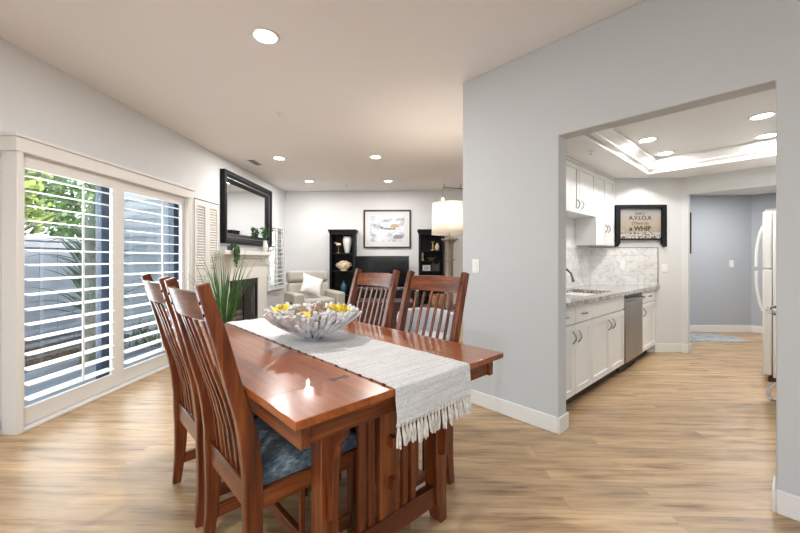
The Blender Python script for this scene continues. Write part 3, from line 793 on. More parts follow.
# ------------------------------------------------------------------ dining chairs
CW = 0.44
def back_x(z):      # how far the back post stands behind the seat line
    pts = [(0, -0.018), (0.12, -0.004), (0.27, 0.004), (0.5, 0.0), (0.65, -0.016), (0.79, -0.058), (0.95, -0.098), (1.15, -0.158)]
    for (a, u), (b, v) in zip(pts[:-1], pts[1:]):
        if z <= b: return u + (v - u)*(z - a)/(b - a)
    return pts[-1][1]
def make_chair():
    t = bpy.data.objects.new('dining_chair', None); COL.objects.link(t); t['category'] = 'chair'
    zs = [0, 0.06, 0.14, 0.22, 0.30, 0.40, 0.5, 0.6, 0.7, 0.79, 0.88, 0.98, 1.07, 1.15]
    dep = [0.040, 0.044, 0.050, 0.056, 0.062, 0.066, 0.066, 0.064, 0.056, 0.051, 0.049, 0.047, 0.044, 0.040]
    for s in (-1, 1):
        m = MB(); m.bar([(back_x(z), s*CW/2, z) for z in zs], dep, 0.034)
        m.build('back_post', M['cherry_z'], t, bevel=0.004, angle=50)
    # curved crest rail
    m = MB(); n = 12; rings = []
    for i in range(n + 1):
        y = -CW/2 + 0.016 + (CW - 0.032)*i/n; u = y/(CW/2)
        bow = -0.034*(1 - u*u)
        r = []
        for z, off in ((1.030, -0.011), (1.030, 0.011), (1.120, 0.011), (1.120, -0.011)):
            zz = z + (0.006*(1 - u*u) if z > 1.1 else -0.0)
            r.append((back_x(zz) + bow + off, y, zz))
        rings.append(r)
    m.quadify(rings); m.build('crest_rail', M['cherry_y'], t, bevel=0.003, angle=30)
    for z in (1.05, 1.09):
        for s in (-1, 1):
            m = MB(); m.b(back_x(z) - 0.027, back_x(z) + 0.027, s*CW/2 - 0.005, s*CW/2 + 0.005, z - 0.005, z + 0.005)
            m.build('peg', M['ebony'], t)
    # slats, gently curved
    m = MB()
    for i in range(6):
        u = (i - 2.5)/3.5; y0 = u*(CW/2 - 0.02)
        pts = []
        for z in (0.44, 0.58, 0.70, 0.82, 0.93, 1.02):
            k = (z - 0.44)/0.58
            pts.append((back_x(z) - 0.028*(1 - u*u)*k, y0, z))
        m.bar(pts, 0.010, 0.018)
    m.build('back_slats', M['cherry_z'], t, bevel=0.002, angle=50)
    MB().b(-0.014, 0.012, -CW/2 + 0.016, CW/2 - 0.016, 0.355, 0.445).build('back_rail', M['cherry_y'], t, bevel=0.003)
    # seat frame: wider at the front
    fw = 0.475; D = 0.43
    for s in (-1, 1):
        MB().bar([(0.02, s*CW/2, 0.385), (D, s*fw/2 - s*0.01, 0.385)], 0.066, 0.024, (0, 1, 0)).build('side_rail', M['cherry_x'], t, bevel=0.003)
        m = MB(); m.b(D - 0.02, D + 0.022, s*(fw/2 - 0.036), s*(fw/2 + 0.004), 0, 0.42); m.build('leg', M['cherry_z'], t, bevel=0.004)
        MB().bar([(-0.0, s*CW/2, 0.125), (D, s*(fw/2 - 0.016), 0.125)], 0.055, 0.02).build('stretcher', M['cherry_x'], t, bevel=0.003)
        m = MB()
        for xx in (0.19, 0.25):
            yy = s*(CW/2 + (fw/2 - 0.016 - CW/2)*xx/D); m.b(xx - 0.009, xx + 0.009, yy - 0.007, yy + 0.007, 0.15, 0.355)
        m.build('side_slats', M['cherry_z'], t)
    MB().b(D - 0.012, D + 0.012, -fw/2 + 0.036, fw/2 - 0.036, 0.352, 0.418).build('front_rail', M['cherry_y'], t, bevel=0.003)
    MB().b(0.20, 0.225, -0.215, 0.215, 0.10, 0.15).build('cross_stretcher', M['cherry_y'], t, bevel=0.003)
    # cushion
    m = MB(); rings = []
    for z, ins in ((0.416, 0.012), (0.43, 0.0), (0.455, 0.0), (0.478, 0.014), (0.492, 0.05), (0.497, 0.11)):
        x0, x1 = 0.028 + ins, D + 0.025 - ins
        rr = []; hw0, hw1 = CW/2 - 0.002 - ins, fw/2 - ins
        for k in range(9): u = k/8; rr.append((x0, -hw0 + 2*hw0*u, z))
        for k in range(1, 8): u = k/8; rr.append((x0 + (x1 - x0)*u, hw0 + (hw1 - hw0)*u, z))
        for k in range(9): u = k/8; rr.append((x1, hw1 - 2*hw1*u, z))
        for k in range(1, 8): u = k/8; rr.append((x1 - (x1 - x0)*u, -hw1 + (hw1 - hw0)*u, z))
        rings.append(rr)
    m.quadify(rings); c = m.build('seat_cushion', M['tweed'], t, smooth=True, angle=60)
    c['label'] = 'blue grey tweed cushion'
    return t
chair = make_chair()
spots = [((0.473, 1.476, 0), radians(0.5), 'high backed cherry dining chair nearest the viewer at left table side, blue cushion showing'),
         ((0.472, 2.062, 0), radians(0.5), 'high backed cherry dining chair at left table side, nearer the shutters'),
         ((1.535, 1.470, 0), pi, 'high backed cherry dining chair across the table, beside the blank grey wall'),
         ((1.535, 2.055, 0), pi, 'high backed cherry dining chair across the table, in front of the television')]
for i, (p, r, lab) in enumerate(spots):
    c = chair if i == 0 else dup(chair)
    c.location = rotv(p, RT); c.rotation_euler = (0, 0, RT + r)
    c['label'] = lab; c['group'] = 'dining chairs around the table'

# ------------------------------------------------------------------ table runner
R0, R1 = 0.814 - 0.983, 1.226 - 0.983     # across the table
rn = thing('table_runner', 'white and grey woven table runner with tasselled end hanging over table', 'table runner', RT, (0.983, 1.748, 0))
def runner_path():
    pts = []
    e = HL + 0.006; zt = HT + 0.004
    pts += [(-e - 0.006, 0.675), (-e - 0.005, 0.70), (-e - 0.004, 0.73), (-e - 0.003, 0.76), (-e - 0.001, HT - 0.012), (-e + 0.001, HT + 0.001), (-e + 0.008, zt)]
    n = 44
    for i in range(1, n): pts.append((-e + 0.008 + (2*e - 0.016)*i/n, zt))
    pts += [(e - 0.008, zt), (e - 0.001, HT + 0.001), (e + 0.001, HT - 0.012), (e + 0.003, 0.76), (e + 0.004, 0.73), (e + 0.006, 0.68)]
    return pts
path = runner_path(); nx = 16
top = []; bot = []
for i, (y, z) in enumerate(path):
    rt, rb = [], []
    a = path[max(i-1, 0)]; b_ = path[min(i+1, len(path)-1)]
    ty, tz = b_[0] - a[0], b_[1] - a[1]; l = sqrt(ty*ty + tz*tz); ny, nz = -tz/l, ty/l
    for k in range(nx + 1):
        x = R0 + (R1 - R0)*k/nx + (0.002*sin(i*1.7) if k in (0, nx) else 0)
        w = 0.0012*sin(k*1.9 + i*0.6) if i < 6 or i > len(path) - 7 else 0.0004*sin(k*2.1 + i)
        hang = 0.004*(1 + sin(k/nx*pi*2.2))*max(0, 1 - i/6) if i < 6 else 0
        rt.append(Vector((x, y + ny*(0.0030 + w) - hang, z + nz*(0.0030 + w))))
        rb.append(Vector((x, y - ny*0.0016 - hang, z - nz*0.0016)))
    top.append(rt); bot.append(rb)
m = MB()
m.quadify([t_ + list(reversed(b2)) for t_, b2 in zip(top, bot)])
m.build('cloth', M['weave'], rn, smooth=True, angle=50)
for s in (-1, 1):
    m = MB(); nt = 22
    for k in range(nt):
        x = R0 + 0.008 + (R1 - R0 - 0.016)*k/(nt - 1)
        y = s*(HL + 0.013); dx = random.uniform(-0.010, 0.010); dy = s*random.uniform(-0.001, 0.014)
        L_ = random.uniform(0.060, 0.082)
        # knot, then a skirt of threads
        m.ball((x, y, 0.668), 0.0085, 7, 5)
        m.tube([(x, y, 0.680), (x, y, 0.668)], 0.005, 6)
        for q in range(4):
            ox, oy = random.uniform(-0.006, 0.006), random.uniform(0, 0.005)*s
            m.tube([(x, y, 0.665), (x + dx*0.4 + ox, y + dy*0.5 + oy, 0.665 - L_*0.5), (x + dx + ox*1.6, y + dy + oy, 0.665 - L_*random.uniform(0.85, 1.05))], [0.0040, 0.0052, 0.0034], 5)
    m.build('fringe', M['thread'], rn, smooth=True)
m = MB()
y = -HL + 0.05
while y < HL - 0.1:
    m.ball((R0 - 0.002, y, HT + 0.004), 0.0048, 6, 4, (0.9, random.uniform(1.4, 2.6), 0.8)); y += random.choice((0.07, 0.09, 0.11))
es = m.build('edge_knots', M['ebony'], rn, smooth=True); es['label'] = 'small dark knots along one edge'

# ------------------------------------------------------------------ bowl of petals
BZ = HT + 0.008
BU, BV = 0.990, 1.745
bowl = thing('petal_bowl', 'large round bowl of grey and white shell petals on table runner', 'bowl', RT, (BU, BV, BZ))
m = MB()
m.lathe([(0.052, 0.0), (0.050, 0.006), (0.034, 0.014), (0.045, 0.022), (0.10, 0.050), (0.16, 0.088), (0.205, 0.128), (0.200, 0.130), (0.155, 0.096), (0.09, 0.060), (0.03, 0.036), (0, 0.034)], 40)
m.build('bowl_body', plain('bowl_gap_shade', (0.34, 0.34, 0.37), 0.5), bowl, smooth=True)  # body darker than the petals, painting shade into the gaps between them
m = MB(); rnd = random.Random(3)
for layer, (nP, r_in, r_out, z_in, z_out, wd) in enumerate(((36, 0.045, 0.256, 0.022, 0.148, 0.0160), (27, 0.040, 0.232, 0.012, 0.120, 0.0150), (34, 0.06, 0.244, 0.045, 0.162, 0.0165))):
    for k in range(nP):
        a = 2*pi*(k + 0.5*layer)/nP + rnd.uniform(-0.03, 0.03)
        ro = r_out + rnd.uniform(-0.014, 0.010); zo = z_out + rnd.uniform(-0.014, 0.012)
        pts = []; rad = []
        for i in range(9):
            t = i/8
            r = r_in + (ro - r_in)*(t**0.92); z = z_in + (zo - z_in)*(t**1.18)
            aa = a + 0.05*sin(t*3 + k)*(1 if k % 2 else -1)
            if i == 8: r -= 0.002; z += 0.004
            pts.append((r*cos(aa), r*sin(aa), z))
            rad.append(wd*(0.42 + 0.62*t)*(1 if i < 7 else (0.97 if i == 7 else 0.62)))
        m.tube(pts, rad, 8, 0.52 + 0.2*rnd.random(), up=(0, 0, 1))
m.build('petals', M['shell'], bowl, smooth=True, angle=70)

def flower(mb, R, n, z=0.0, cup=0.5):
    for ring, (rr, nn, cc) in enumerate(((R, n, cup*0.5), (R*0.7, n - 2, cup), (R*0.42, max(5, n - 5), cup*1.8))):
        for k in range(nn):
            a = 2*pi*(k + 0.5*ring)/nn
            pts = [(0.2*rr*cos(a), 0.2*rr*sin(a), z + ring*0.004), (0.65*rr*cos(a), 0.65*rr*sin(a), z + 0.2*rr*cc + ring*0.005), (rr*cos(a), rr*sin(a), z + rr*cc + ring*0.005)]
            mb.tube(pts, [rr*0.14, rr*0.30, rr*0.10], 6, 0.3)
yf = thing('yellow_flower', 'yellow flower head lying in bowl, nearest the plant side', 'flower', RT, (0, 0, 0), 0, 'flower heads in the bowl')
m = MB(); flower(m, 0.046, 12); m.build('petals', M['yellow'], yf, smooth=True, angle=60)
m = MB(); m.ball((0, 0, 0.020), 0.012, 8, 6); m.build('flower_center', M['gold'], yf, smooth=True)
wf = thing('white_flower', 'white flower head lying in bowl between yellow ones', 'flower', RT, (0, 0, 0), 0, 'white flower heads in the bowl')
m = MB(); flower(m, 0.046, 12); m.build('petals', M['whitepetal'], wf, smooth=True, angle=60)
m = MB(); m.ball((0, 0, 0.012), 0.008, 8, 6); m.build('flower_center', M['cone'], wf, smooth=True)
def inbowl(px_off, depth_off, z):   # offset right / away as seen across the table, from the bowl centre
    c = rotv((BU, BV, 0), RT); return Vector((c.x + px_off, c.y + depth_off, BZ + z + 0.016))
fl = [(-0.165, -0.02, 0.140, 'yellow flower head at the left rim of the bowl', 0), (-0.035, -0.085, 0.108, 'small yellow flower head left of the dried cone, low in bowl', 0),
      (0.095, 0.07, 0.130, 'yellow flower head behind the dried cone in bowl', 0), (0.165, -0.015, 0.142, 'yellow flower head at the right rim of the bowl', 0),
      (-0.115, -0.100, 0.125, 'white flower head right of the leftmost yellow flower', 1), (-0.01, 0.12, 0.130, 'white flower head at the back of the bowl', 1),
      (0.085, -0.10, 0.118, 'white flower head in bowl in front of the right yellow flower', 1), (-0.12, 0.09, 0.132, 'white flower head at back left of the bowl', 1)]
first = {0: yf, 1: wf}
for x, y, z, lab, kd in fl:
    src = first[kd]
    if src.get('used'): o = dup(src); 
    else: o = src
    o.location = inbowl(x, y, z); o.rotation_euler = (random.uniform(-0.5, 0.1), random.uniform(-0.3, 0.3), random.uniform(0, 6))
    o['label'] = lab; src['used'] = 1
for o in list(S.objects):
    if 'used' in o.keys(): del o['used']
m = MB(); rnd = random.Random(5)
m.ball((0, 0, 0), 0.040, 14, 10)
for k in range(110):
    d = Vector((rnd.gauss(0, 1), rnd.gauss(0, 1), rnd.gauss(0, 1))).normalized()
    m.tube([d*0.034, d*0.047, d*0.054 + Vector((0, 0, 0.003))], [0.008, 0.006, 0.002], 5, 0.5)
pc = m.build('dried_cone', M['cone'], smooth=True)
pc['label'] = 'round spiky dried cone in the middle of the bowl'; pc['category'] = 'dried cone'; pc.location = inbowl(0.035, -0.02, 0.125)
m = MB(); m.ball((0, 0, 0), 0.030, 12, 8)
for k in range(70):
    d = Vector((rnd.gauss(0, 1), rnd.gauss(0, 1), rnd.gauss(0, 1))).normalized()
    m.tube([d*0.026, d*0.038], [0.006, 0.002], 5)
pc = m.build('dried_cone', M['cone'], smooth=True)
pc['label'] = 'smaller brown dried cone behind the left yellow flower'; pc['category'] = 'dried cone'; pc.location = inbowl(-0.065, 0.01, 0.125)

# ------------------------------------------------------------------ kitchen
def bow_handle(parent, x, z, vertical=True, L_=0.10, y=-0.022, name='handle'):
    m = MB(); pts = []
    for i in range(9):
        t = i/8; s = (t - 0.5)*L_; d = y - 0.028*sin(pi*t)
        pts.append((x, d, z + s) if vertical else (x + s, d, z))
    m.tube(pts, 0.0055, 8, up=(1, 0, 0) if vertical else (0, 0, 1))
    return m.build(name, M['nickel'], parent, smooth=True)
def shaker(parent, x0, x1, z0, z1, name='door', hx=None, hz=None, hv=True, flat=False):
    g = 0.003; x0 += g; x1 -= g; z0 += g; z1 -= g; f = 0.052
    m = MB()
    if flat: m.b(x0, x1, -0.022, -0.002, z0, z1)
    else:
        m.b(x0 + f - .002, x1 - f + .002, -0.010, -0.002, z0 + f - .002, z1 - f + .002)
        m.b(x0, x0 + f, -0.022, -0.002, z0, z1); m.b(x1 - f, x1, -0.022, -0.002, z0, z1)
        m.b(x0 + f, x1 - f, -0.022, -0.002, z0, z0 + f); m.b(x0 + f, x1 - f, -0.022, -0.002, z1 - f, z1)
    d = m.build(name, M['cab'], parent, bevel=0.002)
    if hx is not None: bow_handle(d, hx, hz, hv)
    return d
VF, VB = 1.222, 1.810      # body front and back; door faces reach 1.20
def ya_cut(v): return (4.808 - 0.7194*v)/0.6946
def base_cab(label, u0, u1, doors, drawers, slant=False):
    t = thing('base_cabinet', label, 'cabinet', RK, (u0, VF, 0), 0, 'white base cabinets under the granite counter')
    w = u1 - u0
    m = MB()
    if slant:
        m.prism([(0, 0), (w, 0), (ya_cut(VB) - u0 - 0.01, VB - VF), (0, VB - VF)], 0.11, 0.848)
    else: m.b(0, w, 0, VB - VF, 0.11, 0.848)
    m.build('body', M['cab'], t, bevel=0.001)
    m = MB()
    if slant: m.prism([(0, 0.06), (w - 0.08, 0.06), (ya_cut(VB) - u0 - 0.02, VB - VF), (0, VB - VF)], 0, 0.11)
    else: m.b(0, w, 0.06, VB - VF, 0, 0.11)
    m.build('toe_kick', M['dark'], t)
    for (a, b, hx) in doors: shaker(t, a - u0, b - u0, 0.115, 0.695, 'door', hx - u0, 0.59)
    for (a, b, h) in drawers: shaker(t, a - u0, b - u0, 0.700, 0.843, 'drawer', (a + b)/2 - u0 if h else None, 0.77, False, flat=True)
base_cab('white base cabinet at near end of counter, cut off by the wall corner', 2.668, 3.042, [(2.67, 3.04, 2.995)], [(2.67, 3.04, 1)])
base_cab('white base cabinet left of the sink cabinet, one door and one drawer', 3.046, 3.410, [(3.048, 3.408, 3.105)], [(3.048, 3.408, 1)])
base_cab('white sink base cabinet with two doors and blank front, left of dishwasher', 3.414, 4.325, [(3.416, 3.888, 3.835), (3.889, 4.322, 3.945)], [(3.416, 4.322, 0)])
base_cab('white base cabinet at far end of counter, right of dishwasher', 4.975, 5.63, [(4.98, 5.62, 5.04)], [(4.98, 5.62, 1)], slant=True)
dw = thing('dishwasher', 'stainless steel dishwasher between white base cabinets', 'dishwasher', RK, (4.33, VF, 0))
MB().b(0, 0.64, 0.0, 0.57, 0.11, 0.846).build('body', M['blackmetal'], dw)
MB().b(0.004, 0.636, -0.032, 0.0, 0.12, 0.80).build('door', M['steel'], dw, bevel=0.004)
MB().b(0.004, 0.636, -0.026, 0.0, 0.803, 0.845).build('control_panel', M['blackmetal'], dw, bevel=0.002)
m = MB(); m.tube([(0.05, -0.03, 0.785), (0.055, -0.062, 0.787), (0.10, -0.076, 0.788), (0.32, -0.084, 0.788), (0.54, -0.076, 0.788), (0.585, -0.062, 0.787), (0.59, -0.03, 0.785)], 0.011, 8)
m.build('handle', M['steel'], dw, smooth=True)
MB().b(0.01, 0.63, 0.04, 0.5, 0, 0.11).build('toe_kick', M['dark'], dw)
# granite worktop with a sink cut-out
ct = MB(); cz0, cz1 = 0.849, 0.888; vf, vb = 1.172, 1.810
for a, b, c, d in ((2.655, 3.50, vf, vb), (3.50, 4.24, vf, 1.29), (3.50, 4.24, 1.70, vb)): ct.b(a, b, c, d, cz0, cz1)
ct.prism([(4.24, vf), (ya_cut(vf), vf), (ya_cut(vb), vb), (4.24, vb)], cz0, cz1)
solo(ct.build('granite_worktop', M['granite']), 'speckled grey granite worktop running above all base cabinets', 'worktop', RK)
sk = MB(); sk.b(3.49, 4.25, 1.28, 1.71, 0.70, 0.706); sk.b(3.49, 3.498, 1.28, 1.71, 0.706, 0.846); sk.b(4.242, 4.25, 1.28, 1.71, 0.706, 0.846)
sk.b(3.498, 4.242, 1.28, 1.288, 0.706, 0.846); sk.b(3.498, 4.242, 1.702, 1.71, 0.706, 0.846)
solo(sk.build('kitchen_sink', M['sinksteel'], bevel=0.002), 'undermount steel sink set into the granite worktop', 'sink', RK)
fa = thing('kitchen_faucet', 'curved nickel faucet behind the sink, mostly hidden by wall edge', 'faucet', RK, (3.87, 1.755, 0.888))
MB().lathe([(0.028, 0), (0.028, 0.012), (0.016, 0.02), (0.016, 0.06)], 16).build('base', M['nickel'], fa, smooth=True)
m = MB(); pts = [(0, 0, 0.05), (0, 0, 0.14)] + [(0, -0.10 + 0.10*cos(a), 0.14 + 0.10*sin(a)) for a in [radians(x) for x in (30, 60, 90, 120, 150, 175)]] + [(0, -0.212, 0.10)]
m.tube(pts, [0.013]*2 + [0.012]*6 + [0.016], 10, up=(1, 0, 0)); m.build('spout', M['nickel'], fa, smooth=True)
m = MB(); m.tube([(0.014, 0, 0.045), (0.06, 0.0, 0.08)], 0.006, 8); m.build('lever', M['nickel'], fa, smooth=True)
# tiles
m = MB(); m.b(2.655, 5.05, 1.812, 1.820, 0.888, 1.376)
struct(m.build('backsplash_wall_left', M['marble']), RK)
m = MB(); m.b(2.37, 3.262, 4.811, 4.82, 0.888, 1.376)
bs = struct(m.build('backsplash_wall_far', M['marble']), RA)
MB().b(2.37, 3.270, 4.806, 4.82, 1.376, 1.384).b(3.262, 3.270, 4.806, 4.82, 0.888, 1.376).build('edge_strip', M['nickel'], bs)
# wall cabinets
def wall_cab(label, u0, u1, z0, doors, hz, slant=False):
    t = thing('wall_cabinet', label, 'cabinet', RK, (u0, 1.602, 0), 0, 'white wall cabinets')
    w = u1 - u0; D = 0.216; m = MB()
    if slant: m.prism([(0, 0), (ya_cut(1.602) - u0, 0), (ya_cut(1.818) - u0, D), (0, D)], z0, KZ - 0.004)
    else: m.b(0, w, 0, D, z0, KZ - 0.004)
    m.build('body', M['cab'], t, bevel=0.001)
    for a, b, hx in doors: shaker(t, a - u0, b - u0, z0, KZ - 0.035, 'door', hx - u0, hz)
    MB().b(0, w - 0.004, -0.03, 0.0, KZ - 0.035, KZ - 0.004).build('crown_strip', M['cab'], t, bevel=0.004)
wall_cab('short white wall cabinet with two doors above the sink', 3.63, 4.612, 1.73, [(3.632, 4.118, 4.065), (4.122, 4.610, 4.175)], 1.83)
wall_cab('tall white wall cabinet with two doors next to the framed sign', 4.616, 5.285, 1.40, [(4.618, 4.972, 4.925), (4.976, 5.283, 5.025)], 1.61, slant=True)

# framed sign on the far kitchen wall
sg = thing('framed_sign', 'black framed sign with dark lettering on cream print, on kitchen far wall', 'sign', RA, (3.028, 4.815, 1.70))
sw, sh = 0.325, 0.24
m = MB(); m.b(-sw, sw, -0.05, 0, sh - 0.045, sh); m.b(-sw, -sw + 0.055, -0.05, 0, -sh - 0.02, sh - 0.045); m.b(sw - 0.055, sw, -0.05, 0, -sh - 0.02, sh - 0.045)
m.b(-sw + 0.055, sw - 0.055, -0.05, 0, -sh + 0.02, -sh + 0.04)
for s in (-1, 1):
    a, b = s*sw, s*(sw - 0.055)
    m.prism_y([(a, -sh - 0.02), (a, -sh - 0.07), (a - s*0.025, -sh - 0.07), (b, -sh - 0.02)] , -0.05, 0)
m.build('frame', M['black'], sg, bevel=0.003)
pr = MB().b(-sw + 0.055, sw - 0.055, -0.015, -0.002, -sh + 0.04, sh - 0.045).build('print', M['signprint'], sg)
def text(parent, body, x, y, z, size, mat, name='lettering', bold=0.0):
    c = bpy.data.curves.new(name, 'FONT'); c.body = body; c.size = size; c.align_x = 'CENTER'; c.align_y = 'CENTER'
    c.extrude = 0.0008; c.offset = bold
    o = bpy.data.objects.new(name, c); COL.objects.link(o); o.parent = parent
    bpy.context.view_layer.update()
    me = bpy.data.meshes.new_from_object(o.evaluated_get(bpy.context.evaluated_depsgraph_get()))
    me.materials.clear(); me.materials.append(mat)
    bpy.data.objects.remove(o)
    o = bpy.data.objects.new(name, me); COL.objects.link(o); o.parent = parent
    o.location = (x, y, z); o.rotation_euler = (radians(90), 0, 0)
    return o
text(pr, 'SIMPLY', 0, -0.0165, 0.125, 0.045, M['text'])
text(pr, 'A.V.I.O.A', 0, -0.0165, 0.070, 0.075, M['text'], bold=0.001)
text(pr, '(There is)', 0, -0.0165, 0.0, 0.055, M['text'])
text(pr, 'a WHIP', 0, -0.0165, -0.072, 0.085, M['text'], bold=0.003)

def switch(label, frame, pos, rot, n=1, outlet=False, cat='light switch'):
    t = thing('outlet_plate' if outlet else 'light_switch', label, cat, frame, pos, rot)
    w = 0.036*n + (0 if n == 1 else 0.01)
    MB().b(-w, w, -0.006, 0, -0.058, 0.058).build('plate', M['plate'], t, bevel=0.003)
    for k in range(n):
        x = (k - (n - 1)/2)*0.046
        if outlet:
            for s in (-1, 1): MB().b(x - 0.014, x + 0.014, -0.008, -0.005, s*0.022 - 0.012, s*0.022 + 0.012).build('socket', M['plate'], t, bevel=0.002)
        else: MB().b(x - 0.014, x + 0.014, -0.009, -0.005, -0.03, 0.03).build('rocker', M['plate'], t, bevel=0.002)
    return t
# +x local is to the viewer's right, -y faces out of the wall
switch('white rocker light switch on grey wall left of the kitchen opening', RK, (2.52, 1.805, 1.17), -pi/2)
switch('white outlet plate on the marble backsplash', RA, (2.80, 4.811, 1.15), 0, 1, True, 'outlet')
switch('white light switch on kitchen wall right of the backsplash', RA, (3.36, 4.820, 1.11), 0)
switch('white light switch on blue grey hallway wall', RA, (5.39, 6.16, 1.15), 0, 1)

# refrigerator: doors face +v, we see its near side
fr = thing('refrigerator', 'white top freezer refrigerator with bow handles, partly hidden by right wall', 'refrigerator', RK, (5.13, -0.50, 0))
MB().b(0, 0.74, 0, 0.63, 0.05, 1.70).build('body', M['white'], fr, bevel=0.008)
MB().b(0, 0.74, 0.635, 0.70, 1.135, 1.705).build('freezer_door', M['white'], fr, bevel=0.01)
MB().b(0, 0.74, 0.635, 0.70, 0.07, 1.125).build('refrigerator_door', M['white'], fr, bevel=0.01)
MB().b(0.02, 0.72, 0.02, 0.66, 0, 0.05).build('base_grille', M['dark'], fr)
for z0, z1 in ((1.15, 1.56), (0.70, 1.11)):
    m = MB(); pts = []
    for i in range(11):
        t = i/10; q = (1 - t) if z0 > 1 else t
        pts.append((0.06, 0.70 + 0.048*sin(pi/2*min(1, q*1.25))**0.8*(1 if 0.0 < t < 1 or q > 0.5 else 0.2), z0 + (z1 - z0)*t))
    m.tube(pts, 0.013, 8, up=(1, 0, 0)); m.build('handle', M['white'], fr, smooth=True)
rg = thing('kitchen_range', 'range behind the right wall, only its curved steel handles showing', 'range', RK, (3.93, -0.595, 0))
MB().b(0, 0.70, 0.02, 0.63, 0.0, 0.90).build('body', M['white'], rg, bevel=0.005)
MB().b(0.01, 0.69, 0.63, 0.655, 0.24, 0.86).build('oven_door', M['blackmetal'], rg, bevel=0.005)
MB().b(0.01, 0.69, 0.63, 0.655, 0.02, 0.23).build('warming_drawer', M['white'], rg, bevel=0.005)
for z in (0.81, 0.14):
    m = MB(); pts = [(0.03 + 0.64*i/14, 0.655 + 0.075*sin(pi*i/14)**0.45, z + (0.0 if z > 0.5 else -0.03*sin(pi*i/14))) for i in range(15)]
    m.tube(pts, 0.015, 8, up=(0, 0, 1)); m.build('handle', M['chrome'], rg, smooth=True)
MB().b(0.03, 0.67, 0.05, 0.60, 0.90, 0.915).build('cooktop', M['blackmetal'], rg, bevel=0.003)

# hallway: rug, picture, door
rug = MB(); rug.b(3.85, 5.05, 5.42, 6.02, 0.0, 0.010)
solo(rug.build('hall_rug', M['rug'], bevel=0.004), 'pale blue rug on hallway floor beyond the kitchen', 'rug', RA)
hp = thing('hall_picture', 'black framed picture on hallway wall, edge visible past doorway', 'picture', RA, (4.43, 6.155, 1.65))
MB().b(-0.28, 0.28, -0.03, 0, -0.33, 0.36).build('frame', M['black'], hp, bevel=0.003)
MB().b(-0.24, 0.24, -0.034, -0.03, -0.29, 0.32).build('print', M['photo'], hp)
d3 = struct(MB().b(8.38, 8.44, 0.235, 0.30, 0, 2.045).b(8.38, 8.44, -0.82, -0.75, 0, 2.045).b(8.38, 8.44, -0.75, 0.235, 1.98, 2.045).build('door_3', M['trim'], bevel=0.004), RK)
MB().b(8.42, 8.46, -0.75, 0.235, 0.01, 1.98).build('door_leaf', M['trim'], d3, bevel=0.003)

# ------------------------------------------------------------------ fireplace and the things on it
fp = thing('fireplace', 'cream plaster fireplace with black firebox on the left wall', 'fireplace', RA, (XL, 5.97, 0))
m = holed(MB(), 'y', -0.80, 0.92, 0.0, 0.07, 0, 1.27, [(-0.52, 0.52, 0.12, 0.89)])
m.build('surround', M['plaster'], fp, bevel=0.004)
m = MB(); m.b(-0.42, -0.40, -0.51, 0.51, 0.13, 0.88); m.b(-0.40, 0.0, -0.515, -0.50, 0.13, 0.88); m.b(-0.40, 0.0, 0.50, 0.515, 0.13, 0.88); m.b(-0.40, 0.0, -0.5, 0.5, 0.12, 0.135); m.b(-0.40, 0.0, -0.5, 0.5, 0.87, 0.885)
m.build('firebox', M['firebrick'], fp)
m = MB(); m.b(0.03, 0.06, -0.52, -0.47, 0.12, 0.89); m.b(0.03, 0.06, 0.47, 0.52, 0.12, 0.89); m.b(0.03, 0.06, -0.47, 0.47, 0.12, 0.19); m.b(0.03, 0.06, -0.47, 0.47, 0.78, 0.89); m.b(0.03, 0.055, -0.012, 0.012, 0.19, 0.78)
m.build('screen_frame', M['blackmetal'], fp, bevel=0.003)
MB().b(0.040, 0.044, -0.47, 0.47, 0.19, 0.78).build('glass_pane', M['glass'], fp)
m = MB()
for a, b in (((-0.25, -0.30, 0.20), (-0.20, 0.30, 0.22)), ((-0.15, -0.26, 0.20), (-0.10, 0.26, 0.20)), ((-0.24, -0.2, 0.27), (-0.12, 0.22, 0.30))): m.tube([a, b], 0.045, 8)
m.build('logs', M['firelog'], fp, smooth=True)
m = MB(); m.b(0.0, 0.17, -0.84, 0.90, 1.295, 1.36); m.b(0.0, 0.12, -0.80, 0.88, 1.25, 1.295)
for yy in (-0.62, 0.66): m.prism_y([(0.0, 1.25), (0.10, 1.25), (0.07, 1.18), (0.0, 1.12)], yy - 0.04, yy + 0.04)
m.build('mantel_shelf', M['plaster'], fp, bevel=0.006)
MB().b(0.07, 0.42, -0.80, 0.92, 0, 0.06).build('hearth', M['plaster'], fp, bevel=0.006)

mr = thing('wall_mirror', 'large black framed mirror above the mantel', 'mirror', RA, (XL + 0.002, 6.19, 1.42))
Y0, Y1, Z0, Z1 = -0.90, 0.94, 0.05, 1.165
prof = [(0.0, 0.0), (0.0, 0.075), (0.025, 0.085), (0.06, 0.08), (0.085, 0.055), (0.12, 0.05), (0.15, 0.03), (0.165, 0.02), (0.165, 0.0)]
m = MB(); rings = []
for (cy, cz, sy, sz) in ((Y0, Z0, 1, 1), (Y1, Z0, -1, 1), (Y1, Z1, -1, -1), (Y0, Z1, 1, -1), (Y0, Z0, 1, 1)):
    rings.append([Vector((x, cy + sy*d, cz + sz*d)) for d, x in prof])
m.quadify(rings, caps=False); bmesh.ops.remove_doubles(m.bm, verts=m.bm.verts, dist=1e-5)
m.build('frame', M['black'], mr)
m = MB(); rings = []
for (cy, cz, sy, sz) in ((Y0, Z0, 1, 1), (Y1, Z0, -1, 1), (Y1, Z1, -1, -1), (Y0, Z1, 1, -1), (Y0, Z0, 1, 1)):
    rings.append([Vector((x, cy + sy*d, cz + sz*d)) for d, x in ((0.095, 0.050), (0.095, 0.0575), (0.110, 0.056), (0.110, 0.048))])
m.quadify(rings, caps=False); bd = m.build('silver_beading', M['nickel'], mr); bd['label'] = 'thin silver beading'
